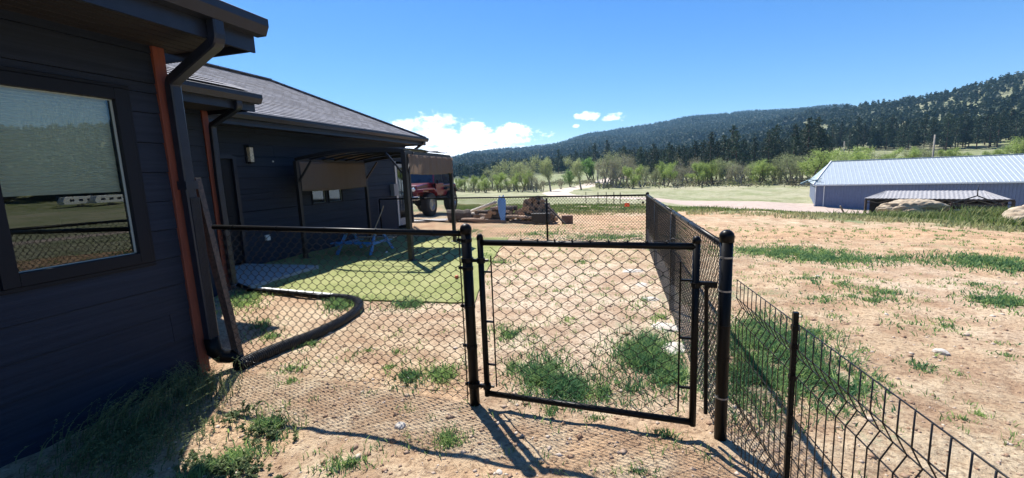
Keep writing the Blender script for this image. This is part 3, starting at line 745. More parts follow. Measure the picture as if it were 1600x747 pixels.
def glass_mat():
    m = bpy.data.materials.new('window_glass'); m.use_nodes = True; n, l = m.node_tree.nodes, m.node_tree.links
    n.clear(); o = n.new('ShaderNodeOutputMaterial'); t = n.new('ShaderNodeBsdfTransparent'); g = n.new('ShaderNodeBsdfGlossy'); g.inputs['Roughness'].default_value = 0.004
    t.inputs[0].default_value = (.86, .92, .90, 1); g.inputs[0].default_value = (.92, .97, .95, 1)
    f = n.new('ShaderNodeFresnel'); f.inputs[0].default_value = 1.95; mx = n.new('ShaderNodeMixShader')
    l.new(f.outputs[0], mx.inputs[0]); l.new(t.outputs[0], mx.inputs[1]); l.new(g.outputs[0], mx.inputs[2]); l.new(mx.outputs[0], o.inputs[0]); return m
glass = glass_mat()


def window(y0, y1, z0, z1, c, fw=.07, blind=None, trimw=0, name='window', lab=None):
    f = MB()
    f.bb(c - .05, c + .035, y0, y0 + fw, z0, z1); f.bb(c - .05, c + .035, y1 - fw, y1, z0, z1)
    f.bb(c - .05, c + .035, y0 + fw, y1 - fw, z0, z0 + fw); f.bb(c - .05, c + .035, y0 + fw, y1 - fw, z1 - fw, z1)
    if trimw:
        t = trimw
        f.bb(c - .02, c + .022, y0 - t, y1 + t, z1 + .002, z1 + t); f.bb(c - .02, c + .022, y0 - t, y1 + t, z0 - t, z0 - .002); f.bb(c - .02, c + .022, y1 + .002, y1 + t, z0 - .002, z1 + .002); f.bb(c - .02, c + .022, y0 - t, y0 - .002, z0 - .002, z1 + .002)
    w = f.build(name, wframe, house, bevel=.004)
    if lab: w['label'] = lab
    q = MB(); a, b = y0 + fw - .005, y1 - fw + .005; e, g_ = z0 + fw - .005, z1 - fw + .005; q.quad((c - .01, a, e), (c - .01, b, e), (c - .01, b, g_), (c - .01, a, g_)); pn = q.build('pane', glass, w)
    if pn.data.polygons[0].normal.x < 0: pn.data.flip_normals()
    sp = MB(); a = fw + .001
    sp.bb(c - .008, c - .002, y1 - a - .014, y1 - a, z0 + a, z1 - a); sp.bb(c - .008, c - .002, y0 + a, y1 - a, z0 + a, z0 + a + .006); sp.bb(c - .008, c - .002, y0 + a, y1 - a - .016, z1 - a - .008, z1 - a)
    sp.build('spacer', mat('pale_seal', (.35, .42, .42), .4), w)
    if blind is not None:
        bl = MB(); z = z1 - fw
        while z > blind + .05:
            bl.prism([(c - .05, z), (c - .062, z - .01), (c - .05, z - .02), (c - .056, z - .01)], 'y', y0 + fw + .01, y1 - fw - .01); z -= .02
        bl.bb(c - .066, c - .048, y0 + fw + .01, y1 - fw - .01, z - .02, z)
        bl.build('blind', mat('honeycomb_blind', (.75, .78, .70), .9), w)
    return w
window(1.68, 2.56, 1.06, 2.39, W1, .085, 1.60, .03, lab='tall window with lowered blind and pale inner edge reflecting the hills')
window(.55, 1.46, 1.06, 2.39, W1, .085, 1.60, .03)
window(9.42, 9.98, 1.05, 1.43, W3, .035, None); window(10.05, 10.66, 1.05, 1.43, W3, .035, None)
room = MB(); room.bb(W1 - 1.4, W1 - 1.3, -1, 2.8, 0, 2.7); room.bb(W1 - 1.4, W1 - .13, -1, 2.78, .0, .05)
room.build('room_lining', MATS['interior_dark'], house)
# entrance door
dr = MB(); dr.bb(W3 - .06, W3 - .02, 6.42, 7.24, .02, 2.16)
dr.bb(W3 - .02, W3 - .005, 6.50, 7.16, 1.15, 2.05); dr.bb(W3 - .02, W3 - .005, 6.50, 7.16, .15, 1.0)
door = dr.build('door', wframe, house, bevel=.006)
fr = MB(); fr.bb(W3 - .08, W3 + .04, 6.34, 6.42, .0, 2.22); fr.bb(W3 - .08, W3 + .04, 7.24, 7.32, 0, 2.22); fr.bb(W3 - .08, W3 + .04, 6.42, 7.24, 2.16, 2.24)
fr.build('door_frame', dark, door)
hd = MB(); hd.tube([(W3, 6.55, .9), (W3 + .05, 6.55, .92), (W3 + .05, 6.55, 1.35), (W3, 6.55, 1.37)], .012, 8); hd.build('handle', mat('brushed_steel', (.35, .35, .36), .35, metal=.8), door, smooth=True)
hd = MB(); hd.tube([(W3, 6.62, 1.55), (W3 + .04, 6.62, 1.57), (W3 + .04, 6.62, 2.0), (W3, 6.62, 2.02)], .008, 8); hd.build('grille', MATS['brushed_steel'], door, smooth=True)
# wall lamp
lm = MB(); lm.bb(W3, W3 + .03, 7.58, 7.74, 2.07, 2.45); lm.bb(W3 + .03, W3 + .12, 7.60, 7.72, 2.40, 2.44); lm.bb(W3 + .03, W3 + .12, 7.60, 7.72, 2.07, 2.10)
lamp = lm.build('wall_lamp', wframe, house, bevel=.004)
lg = MB(); lg.bb(W3 + .032, W3 + .11, 7.615, 7.705, 2.10, 2.40); lg.build('lamp_shade', mat('seeded_glass', (.55, .50, .40), .3, noise=.5, nscale=40), lamp)
v_ = MB(); v_.lathe((W3 + .012, 8.30, 2.12), [(.018, 0), (.018, .02), (.01, .025)], 12, (1, 0, 0)); v_.build('wall_light_sensor', whitem, house)
v_ = MB(); v_.bb(W3 + .01, W3 + .05, 7.83, 7.95, .38, .50); v_.bb(W3 + .05, W3 + .058, 7.85, 7.93, .40, .48); v_.build('outlet_cover', whitem, house, bevel=.006)
# end door with meter box beside it
dd = MB(); dd.bb(W3 - .04, W3, 13.60, 14.24, 0, 2.12)
d_ = dd.build('glazed_door', mat('pale_door_paint', (.30, .33, .35), .5), house)
MB().bb(W3 + .001, W3 + .006, 13.72, 14.14, .25, 2.0).build('pane', glass, d_)
q = MB()
for zz in (.7, 1.15, 1.6): q.bb(W3 + .007, W3 + .014, 13.72, 14.14, zz, zz + .02)
q.bb(W3 + .007, W3 + .014, 13.92, 13.94, .25, 2.0); q.build('glazing_bar', wframe, d_)
MB().bb(W3 - .01, W3 + .035, 13.55, 13.60, 0, 2.2).build('door_trim', whitem, d_)
MB().bb(W3 + .012, W3 + .16, 13.18, 13.46, 1.05, 1.45).build('meter_box', mat('pale_grey_box', (.22, .23, .25), .5), house, bevel=.01)


# ------------------------------------------------------------------ chain link
def chainlink(mb, p0, p1, zb, zt, W=.085, H=.085, r=.0021, n=4, knuckle=.012, jitter=0.0):
    """zb, zt = (start,end) heights of mesh bottom/top"""
    p0 = np.array(p0, float); p1 = np.array(p1, float); L = np.hypot(*(p1 - p0)); d = (p1 - p0) / L; nn = np.array([-d[1], d[0]])
    cols_ = int(round(L / (W / 2))); W2_ = L / cols_
    hgt = zt[0] - zb[0]; rows = int(round(hgt / (H / 2)))
    for i in range(cols_):
        pts = []
        for k in range(rows + 1):
            side = (i + k) % 2
            s = (i + side) * W2_; s = s + (.0035 if side == 0 else -.0035) * -1
            fz = k / rows
            a = s / L; z = (zb[0] * (1 - a) + zb[1] * a) * (1 - fz) + (zt[0] * (1 - a) + zt[1] * a) * fz
            if jitter: s += jitter * math.sin(k * .9 + i * .23); z += jitter * math.sin(i * .37 + k * .3)
            off = .0025 if side else -.0025
            q = H * .07
            c = p0 + d * s + nn * off
            if 0 < k < rows:
                pts += [(c[0], c[1], z - q), (c[0], c[1], z + q)]
            else:
                pts.append((c[0], c[1], z))
        mb.tube(pts, r, n, caps=False)
    # knuckles at top
    return mb


def post(x, y, h, r, name, parent, m=black, cap=True, zb=None):
    z = gzf(x, y) if zb is None else zb
    mb = MB(); mb.tube([(x, y, z - .05), (x, y, z + h)], r, 18)
    o = mb.build(name, m, parent, smooth=True); es(o)
    if cap:
        c = MB(); prof = [(r * 1.12, -.035), (r * 1.14, 0)] + [(r * 1.14 * math.cos(a), r * 1.05 * math.sin(a)) for a in np.linspace(.2, 1.45, 6)]
        c.lathe((x, y, z + h), prof, 18); cc = c.build('cap', m, o, smooth=True); cc.parent = o; cc.matrix_parent_inverse = Matrix()
    return o


def es(o):
    try:
        for p in o.data.polygons:
            if len(p.vertices) > 4: p.use_smooth = False
    except Exception: pass


def fence_root(name, loc, label, cat='fence', group=None): return tag(empty(name, loc), label, cat, group)


def rail(a, b, r, name, parent, ties=0):
    mb = MB(); a = np.array(a, float); b = np.array(b, float); mb.tube([a, b], r, 14)
    o = mb.build(name, black, parent, smooth=True); es(o)
    if ties:
        for k in range(ties):
            tm = MB(); c = a + (b - a) * ((k + .5) / ties); d = (b - a) / np.linalg.norm(b - a)
            tm.tube([c - d * .004, c + d * .004], r * 1.16, 12); t_ = tm.build('tie', black); t_.parent = o
    return o


HX, HY = -1.15, 2.85       # hinge post
CPX, CPY = 0.50, 2.77      # corner post
g0, g1 = gzf(-3.5, 2.98), gzf(HX, HY)
# fence section beside the house
fs_ = fence_root('chain_link_fence', (-2.3, 2.9, g0), 'black chain link fence section between the house corner and the gate post')
post(HX, HY, 1.31 + (-.0), .036, 'post', fs_)
rail((-3.56, 2.98, 1.285), (HX - .02, HY + .01, 1.245), .021, 'rail', fs_, 5)
mb = MB(); chainlink(mb, (-3.50, 2.98), (HX - .055, HY + .012), (g0 + .02, g1 + .03), (1.275, 1.235), .086, .086, .0024, jitter=.0015); mb.build('mesh', wire, fs_, smooth=True)
mb = MB(); mb.bar((HX - .06, HY + .012, g1 + .02), (HX - .06, HY + .012, 1.23), .012, .005); mb.build('tension_bar', black, fs_)
for z in (.12, .42, .72, 1.0, 1.2): mb = MB(); mb.tube([(HX, HY, z - .012), (HX, HY, z + .012)], .040, 14); mb.box((HX - .05, HY + .01, z), (.045, .014, .02)); mb.build('band', black, fs_, smooth=False)
mb = MB(); mb.tube([(-3.55, 2.98, .03), (-2.6, 2.96, .015), (-1.9, 2.9, .02), (HX, HY, .05)], .002, 5); mb.build('tension_wire', wire, fs_, smooth=True)

# gate
gate = fence_root('chain_link_gate', (-.3, 2.8, .05), 'black chain link gate standing closed between the two thick posts', 'gate')
GL, GR_ = (-1.045, 2.84), (.335, 2.745)
gb, gt_ = .075, 1.185
for i, (x, y) in enumerate((GL, GR_)):
    mb = MB(); mb.tube([(x, y, gb - .02), (x, y, gt_ + .04)], .021, 14); mb.lathe((x, y, gt_ + .04), [(.024, -.02), (.0235, 0), (.017, .016), (.006, .023)], 14)
    mb.build('upright', black, gate, smooth=True)
mb = MB(); mb.tube([(*GL, gt_), (*GR_, gt_)], .0205, 14); mb.build('top_rail', black, gate, smooth=True)
mb = MB(); mb.tube([(*GL, gb), (*GR_, gb)], .0205, 14); mb.build('bottom_rail', black, gate, smooth=True)
gdir = np.array([GR_[0] - GL[0], GR_[1] - GL[1]]); gl = np.hypot(*gdir); gdir /= gl
A = np.array(GL) + gdir * .075; B = np.array(GR_) - gdir * .085
mb = MB(); chainlink(mb, A, B, (gb + .02, gb + .02), (gt_ - .03, gt_ - .03), .097, .097, .0022, jitter=.0025); mb.build('mesh', wire, gate, smooth=True)
for P_ in (A, B):
    mb = MB(); mb.tube([(P_[0], P_[1], gb + .06), (P_[0], P_[1], gt_ - .09)], .0055, 6); s_ = 1 if P_ is B else -1
    for z in (.30, .62, .98): mb.bar((P_[0], P_[1], z), (P_[0] + gdir[0] * s_ * .075, P_[1] + gdir[1] * s_ * .075, z), .014, .012)
    mb.build('tension_bar', black, gate, smooth=False)
mb = MB()
for k in range(9):
    s = .30 + k * .115; a = np.array(GL) + gdir * s; b = a + gdir * .11
    zz = gt_ + .02
    mb.tube([(a[0], a[1], zz), (*(a + gdir * .03), zz + .025 * random.uniform(.2, 1.6)), (*(a + gdir * .08), zz + .02 * random.uniform(.2, 1.2)), (b[0], b[1], zz)], .0022, 5)
    mb.tube([(a[0], a[1], zz - .01), (a[0], a[1] - .01, zz + .012)], .006, 5)
mb.build('top_wire', wire, gate, smooth=True)
for z in (1.06, .13):
    mb = MB(); mb.tube([(HX, HY, z - .016), (HX, HY, z + .016)], .044, 14); mb.tube([(GL[0], GL[1], z - .018), (GL[0], GL[1], z + .018)], .029, 14)
    mb.box(((HX + GL[0]) / 2, (HY + GL[1]) / 2 - .01, z), (.07, .018, .022)); mb.tube([(GL[0] + .02, GL[1], z), (GL[0] + .055, GL[1], z)], .01, 8)
    mb.build('hinge', black, gate)
mb = MB(); zl = .955
mb.tube([(GR_[0], GR_[1], zl - .015), (GR_[0], GR_[1], zl + .015)], .029, 14); mb.box((GR_[0] + .05, GR_[1] + .005, zl + .01), (.09, .03, .02))
mb.tube([(GR_[0] + .06, GR_[1] + .005, zl), (GR_[0] + .075, GR_[1] + .005, .14)], .012, 8); mb.box((GR_[0] + .095, GR_[1] + .01, zl), (.05, .012, .035))
mb.build('latch', black, gate)

# side fence
sf = fence_root('chain_link_fence', (.4, 7, -.1), 'long black chain link fence running away from the thick corner post')
side = [(CPX, CPY, 1.27, .036), (.41, 5.54, 1.18, .03), (.33, 8.45, 1.16, .03), (.24, 11.4, 1.24, .036)]
tops = []
for i, (x, y, h, r) in enumerate(side):
    post(x, y, h, r, 'post', sf, cap=i in (0, 3))
    tops.append(gzf(x, y))
for i in range(3):
    a, b = side[i], side[i + 1]; za, zb_ = tops[i] + 1.205, tops[i + 1] + 1.205
    rail((a[0], a[1], za), (b[0], b[1], zb_), .021, 'rail', sf, 5)
    mb = MB(); chainlink(mb, (a[0] - .02, a[1] + .04), (b[0] - .02, b[1] - .02), (tops[i] + .02, tops[i + 1] + .02), (za + .0, zb_ + .0), .075, .075, .0026); mb.build('mesh', wire, sf, smooth=True)
for z in (.25, .92, 1.12): mb = MB(); mb.tube([(CPX, CPY, z - .005), (CPX, CPY, z + .005)], .038, 16); mb.build('band', mat('galvanised_band', (.25, .25, .25), .4, metal=.6), sf)
mb = MB()
for z in (.5, .7): mb.tube([(CPX, CPY, z - .01), (CPX, CPY, z + .01)], .038, 16)
mb.bar((CPX - .02, CPY + .06, .05), (CPX - .02, CPY + .06, 1.12), .012, .006); mb.build('tension_bar', black, sf)
# far fence
ff = fence_root('chain_link_fence', (-3.5, 11.8, -.2), 'far black chain link fence crossing in front of the firewood pile')
far = [(.24, 11.4), (-2.36, 11.76), (-5.28, 12.1), (-7.86, 12.35)]
for i in range(1, 4): post(*far[i], 1.16, .027, 'post', ff, cap=(i == 3))
for i in range(3):
    a, b = far[i], far[i + 1]; za, zb_ = gzf(*a) + 1.2, gzf(*b) + 1.2
    rail((*a, za), (*b, zb_), .021, 'rail', ff, 4)
    mb = MB(); chainlink(mb, a, b, (za - 1.18, zb_ - 1.18), (za, zb_), .085, .085, .0034); mb.build('mesh', wire, ff, smooth=True)
mb = MB(); mb.lathe((.16, 11.38, gzf(.24, 11.4) + 1.02), [(.02, 0), (.035, .02), (.02, .05)], 10, (-1, .1, 0)); mb.build('clamp', black, ff)

# welded wire fence on the right, pleated panel
wf = fence_root('welded_wire_fence', (.8, 1.8, 0), 'low pleated black welded wire fence leading towards the viewer on the right', 'fence')
WS = np.array([.56, 2.70]); WD = np.array([.118, -1.0]); WD /= np.linalg.norm(WD); WN = np.array([-WD[1], WD[0]])
WS = np.array([.543, 2.70]); WD = np.array([.106, -1.0]); WD /= np.linalg.norm(WD); WN = np.array([-WD[1], WD[0]]) * 1.0
def wpt(s, off, z):
    p = WS + WD * s + WN * off; return (p[0], p[1], z)
WZ = 1.005
prof_ = [(0, WZ), (0, WZ - .105), (.012, WZ - .128), (.030, WZ - .163), (.012, WZ - .198), (0, WZ - .22), (0, WZ - .40), (0, WZ - .58), (0, .30), (.028, .235), (0, .17), (0, .03)]
mb = MB()
for k in range(58):
    s = .02 + k * .058
    mb.tube([wpt(s, o_, z + random.uniform(-.001, .001)) for o_, z in prof_], .0024, 5)
for o_, z in [q for q in prof_ if q[0] != .012]:
    mb.tube([wpt(.0, o_ + .003, z), wpt(58 * .058, o_ + .003, z)], .0026, 5)
mb.build('mesh', wire, wf, smooth=True)
for s in (.735, 3.0):
    p = WS + WD * s
    mb = MB(); mb.box((p[0], p[1], .49), (.019, .019, 1.12)); po = mb.build('post', black, wf)
    for z in (WZ - .02, WZ - .1, WZ - .235, .5, .3, .17): mb = MB(); mb.box((p[0], p[1], z), (.025, .025, .02)); mb.build('clip', black, po)
mb = MB(); p = WS + WD * 1.74; mb.box((p[0], p[1], WZ - .06), (.016, .01, .14)); mb.build('splice', mat('galvanised_band', (.25, .25, .25), .4, metal=.6), wf)

# ------------------------------------------------------------------ things near the corner
cz = gzf(-3.5, 3.02)
mb = MB(); a = Vector((-3.70, 2.97, 1.71)); b = Vector((-3.53, 3.02, cz + .005)); 
mb.bar(a, b, .075, .018, (0, 1, 0))
d_v = (b - a).normalized(); rv = d_v.cross(Vector((0, 1, 0))).normalized()
for s in (-1, 1): mb.bar(a + rv * s * .034 + Vector((0, .02, 0)), b + rv * s * .034 + Vector((0, .02, 0)), .006, .045, (0, 1, 0))
tag(mb.build('steel_channel', rusty, bevel=.002), 'speckled rusty dark steel channel leaning beside the near downspout', 'metal channel')

def hose(path, r, name, m, label, cat, group=None, amp=.14, pitch=.022, n=16):
    pts = np.array(path, float); 
    # Catmull-Rom
    P_ = np.vstack([2 * pts[0] - pts[1], pts, 2 * pts[-1] - pts[-2]]); outp = []
    for i in range(1, len(P_) - 2):
        for t in np.linspace(0, 1, 24, endpoint=False):
            a_, b_, c_, d__ = P_[i - 1:i + 3]; outp.append(.5 * ((2 * b_) + (-a_ + c_) * t + (2 * a_ - 5 * b_ + 4 * c_ - d__) * t * t + (-a_ + 3 * b_ - 3 * c_ + d__) * t ** 3))
    outp.append(P_[-2]); C_ = np.array(outp); s = np.r_[0, np.cumsum(np.linalg.norm(np.diff(C_, axis=0), axis=1))]
    N_ = int(s[-1] / pitch) * 4; ss = np.linspace(0, s[-1], N_)
    Q = np.stack([np.interp(ss, s, C_[:, k]) for k in range(3)], 1)
    rs = [r * (1 + (amp if (i // 2) % 2 == 0 else -amp)) for i in range(N_)]
    mb = MB(); mb.tube(Q, rs, n, caps=False)
    mb.tube(Q[:6], [r * .8] * 6, n, caps=False); mb.tube(Q[::-1][:6], [r * .8] * 6, n, caps=False)
    return tag(mb.build(name, m, smooth=False), label, cat, group)
hp = []
for u, v, zz in ((372, 577, .045), (402, 562, .045), (440, 545, .045), (490, 523, .045), (535, 500, .045), (557, 484, .045), (560, 472, .045), (545, 465, .045), (520, 463, .045)):
    d = ray(u, v); t = (gzf(-3.6, 4) + zz - 1.65) / d[2]; hp.append((d[0] * t, d[1] * t, gzf(d[0] * t, d[1] * t) + zz))
hose(hp, .054, 'drain_hose', rubber, 'black corrugated drain hose curving across the dirt behind the fence', 'drain hose', amp=.11)
mb = MB()
pe = [hp[-1], (-4.55, 5.22, gzf(-4.5, 5.2) + .045), (-5.2, 5.33, gzf(-5.2, 5.3) + .045), (-5.9, 5.43, gzf(-5.9, 5.4) + .05), (-6.22, 5.5, .03)]
mb.tube(pe, .036, 14); tag(mb.build('drain_pipe', black, smooth=True), 'smooth black drain pipe lying between the second downspout and the hose', 'drain pipe')
mb = MB(); mb.bar((-5.85, 5.53, gzf(-5.8, 5.5) + .06), (-4.2, 5.28, gzf(-4.2, 5.3) + .055), .06, .035); tag(mb.build('edging_board', whitem, bevel=.004), 'white edging board along the near edge of the artificial lawn', 'edging board')

# ------------------------------------------------------------------ gazebo
gx = [(-4.62, 8.30), (-4.86, 11.20), (-7.42, 8.42), (-7.62, 11.35)]   # front right, back right, front left, back left
ga = tag(empty('gazebo', (-6, 9.8, -.15)), 'dark steel gazebo with arched roof bars and tan shade cloths against the house', 'gazebo')
HT = [2.17, 2.13, 2.11, 2.12]
for i, (x, y) in enumerate(gx):
    z = gzf(x, y); w = .10 if i == 0 else .085
    mb = MB(); mb.box((x, y, (z + HT[i]) / 2), (w, w, HT[i] - z)); mb.box((x, y, z + .03), (w + .1, w + .1, .012)); mb.build('post', gazebo_m, ga, bevel=.006)
def arch(p, q, za, zb, rise, n=18):
    return [(p[0] + (q[0] - p[0]) * t, p[1] + (q[1] - p[1]) * t, za + (zb - za) * t + rise * 4 * t * (1 - t)) for t in np.linspace(0, 1, n)]
def flatbar(path, w, h, mb):
    for a, b in zip(path[:-1], path[1:]): mb.bar(a, b, w, h)
mb = MB(); flatbar(arch(gx[2], gx[0], 2.14, 2.20, .10), .05, .075, mb); mb.build('beam', gazebo_m, ga)
mb = MB(); flatbar(arch(gx[3], gx[1], 2.14, 2.16, .10), .05, .075, mb); mb.build('beam', gazebo_m, ga)
mb = MB(); mb.bar((*gx[0], 2.17), (*gx[1], 2.13), .05, .07); mb.build('beam', gazebo_m, ga)
mb = MB(); mb.bar((*gx[2], 2.12), (*gx[3], 2.12), .05, .07); mb.build('beam', gazebo_m, ga)
for k in range(1, 6):
    t = k / 6; p = (gx[2][0] * (1 - t) + gx[3][0] * t, gx[2][1] * (1 - t) + gx[3][1] * t); q = (gx[0][0] * (1 - t) + gx[1][0] * t, gx[0][1] * (1 - t) + gx[1][1] * t)
    mb = MB(); flatbar(arch(p, q, 2.15, 2.18, .12), .03, .04, mb); mb.build('rafter', gazebo_m, ga)
# folded canopy sections lying on the roof bars
roof_m = mat('grey_canopy', (.20, .21, .23), .7, noise=.1, nscale=20)
for k in range(5):
    t0 = .015 + k * .195; mbx = MB()
    for s in np.linspace(.36, 1 - .64 / 7, 7):
        def ap(tt, ss): 
            x = (gx[2][0] * (1 - ss) + gx[3][0] * ss) * (1 - tt) + (gx[0][0] * (1 - ss) + gx[1][0] * ss) * tt
            y = (gx[2][1] * (1 - ss) + gx[3][1] * ss) * (1 - tt) + (gx[0][1] * (1 - ss) + gx[1][1] * ss) * tt
            return (x, y, 2.185 + .03 * tt + .48 * tt * (1 - tt) + .02 * math.sin(ss * 20) + .02)
        mbx.quad(ap(t0, s), ap(t0 + .185, s), ap(t0 + .185, s + .64 / 7), ap(t0, s + .64 / 7))
    cobj = mbx.build('canopy', roof_m if k else fabric, ga); sm = cobj.modifiers.new('s', 'SOLIDIFY'); sm.thickness = .015
def brace(x, y, z, dx, dy, dz=-.5):
    mb = MB(); mb.bar((x + dx, y + dy, z), (x, y, z + dz), .035, .035); mb.build('brace', gazebo_m, ga)
for (x, y), h, sx in zip(gx, HT, (-1, -1, 1, 1)):
    brace(x, y, h - .0, .42 * sx, 0); 
for (x, y), h, sy in zip(gx, HT, (1, -1, 1, -1)):
    brace(x, y, h - .0, 0, .42 * sy)
def cloth(p, q, z0, z1, folds, amp, seed, name='shade_cloth'):
    n, m = 60, 10; V = []; nn = Vector((q[1] - p[1], -(q[0] - p[0]), 0)).normalized()
    for j in range(m + 1):
        for i in range(n + 1):
            t = i / n; s = j / m; o_ = amp * math.sin(t * folds * 6.28 + seed) * (.4 + .6 * s) + amp * .6 * math.sin(t * folds * 14 + 2 * s)
            V.append((p[0] + (q[0] - p[0]) * t + nn.x * o_, p[1] + (q[1] - p[1]) * t + nn.y * o_, z0 + (z1 - z0) * s - .03 * math.sin(t * 3.14) * s))
    mb = MB(); mb._add(V, [(j * (n + 1) + i, j * (n + 1) + i + 1, (j + 1) * (n + 1) + i + 1, (j + 1) * (n + 1) + i) for j in range(m) for i in range(n)])
    o = mb.build(name, fabric_t, ga, smooth=True); sm = o.modifiers.new('s', 'SOLIDIFY'); sm.thickness = .003; return o
def cloth_mat():
    m = bpy.data.materials.new('shade_cloth'); m.use_nodes = True; n, l = m.node_tree.nodes, m.node_tree.links
    b = n['Principled BSDF']; b.inputs['Base Color'].default_value = (.23, .185, .16, 1); b.inputs['Roughness'].default_value = .9
    t = n.new('ShaderNodeBsdfTranslucent'); t.inputs[0].default_value = (.42, .33, .26, 1); q = n.new('ShaderNodeBsdfTransparent')
    m1 = n.new('ShaderNodeMixShader'); m1.inputs[0].default_value = .45; l.new(b.outputs[0], m1.inputs[1]); l.new(t.outputs[0], m1.inputs[2])
    m2 = n.new('ShaderNodeMixShader'); m2.inputs[0].default_value = .12; l.new(m1.outputs[0], m2.inputs[1]); l.new(q.outputs[0], m2.inputs[2]); l.new(m2.outputs[0], n['Material Output'].inputs[0]); return m
fabric_t = cloth_mat()
cloth((gx[2][0] + .04, gx[2][1] + .06), (gx[3][0] + .04, gx[3][1] - .06), 2.10, 1.43, 9, .008, 1)
cloth((gx[0][0] + .06, gx[0][1] + .04), (gx[1][0] + .05, gx[1][1]), 2.12, 1.72, 6, .02, 2)

# kids' picnic table
bx_, by_ = -6.45, 9.35; bz = gzf(bx_, by_) + .022
pt = tag(empty('picnic_table', (bx_, by_, bz)), 'small picnic table with blue folding legs and tan tabletop under the gazebo', 'picnic table')
mb = MB()
for k in range(4): mb.box((bx_, by_ - .21 + k * .14, bz + .52), (1.15, .135, .028), rx=.0)
mb.build('tabletop', tanwood, pt, bevel=.004)
for s in (-1, 1):
    mb = MB(); mb.box((bx_, by_ + s * .48, bz + .29), (1.1, .2, .028)); mb.build('bench', tanwood if s > 0 else bluem, pt, bevel=.004)
for sx in (-1, 1):
    for s in (-1, 1):
        mb = MB(); mb.bar((bx_ + sx * .40, by_ + s * .12, bz + .505), (bx_ + sx * .46, by_ + s * .50, bz), .085, .03, (1, 0, 0)); mb.build('leg', bluem, pt)
    mb = MB(); mb.bar((bx_ + sx * .42, by_ - .55, bz + .25), (bx_ + sx * .42, by_ + .55, bz + .25), .03, .06); mb.build('cross_bar', bluem, pt)
mb = MB(); mb.tube([(-6.80, 9.95, gzf(-6.7, 10) + .05), (-6.60, 10.45, .78)], .014, 8); mb.tube([(-6.60, 10.45, .78), (-6.57, 10.5, .92)], .017, 8)
tag(mb.build('broom_handle', tanwood, smooth=True), 'thin pale wooden pole leaning behind the picnic table', 'pole')
# small litter on the lawn
for (u, v, s, m_, lb) in ((714, 438, .035, mat('orange_ball', (.6, .14, .06), .5), 'small orange ball on the artificial lawn'), (604, 397, .03, whitem, 'small white scrap on the shaded artificial lawn')):
    x, y, z = at(u, v); mb = MB(); mb.lathe((x, y, z + .02 + s), [(s * math.sin(a) + .0005, -s * math.cos(a)) for a in np.linspace(0, math.pi, 9)], 12)
    tag(mb.build('ball' if 'ball' in lb else 'scrap', m_, smooth='ball' in lb), lb, 'ball' if 'ball' in lb else 'scrap')

# ------------------------------------------------------------------ lifted red off-road vehicle (built facing -Y, then placed)
red = mat('dark_red_paint', (.17, .018, .030), .28, spec=.6, coat=.6)
tyre_m = mat('tyre_rubber', (.022, .022, .023), .85, bump=.6, bscale=30); chrome = mat('chrome', (.6, .6, .62), .15, metal=1)
tint_m = mat('dark_glass', (.02, .02, .035), .06, spec=.8); topm = mat('soft_top', (.03, .03, .05), .8)
VX, VY, VZ = -11.36, 20.05, gzf(-11.3, 21)
veh = tag(empty('offroad_vehicle', (VX, VY + 1, VZ), local=True), 'lifted dark red off-road vehicle with round headlights and huge tyres', 'off-road vehicle')
veh.location = (VX + .42, VY, VZ); veh.scale = (1.1, 1.1, 1.1)
def hb(): return MB()
TR = .52
mb = hb(); mb.box((0, 2.55, 1.12), (1.42, 2.0, .56)); mb.box((0, 1.62, 1.28), (1.40, .30, .36)); mb.box((0, 3.5, 1.10), (1.5, .1, .5)); mb.build('body', red, veh, bevel=.04)
mb = hb(); mb.prism([(-.42, 1.10), (-.42, 1.38), (.3, 1.46), (1.0, 1.50), (1.5, 1.50), (1.5, 1.10)], 'x', -.52, .52); mb.build('hood', red, veh, bevel=.05)
mb = hb(); mb.box((0, -.45, 1.16), (1.14, .06, .50)); gr_ = mb.build('grille', red, veh, bevel=.03)
mb = hb()
for k in range(7): mb.box(((k - 3) * .085, -.485, 1.14), (.035, .012, .34))
mb.build('grille_slot', wframe, gr_)
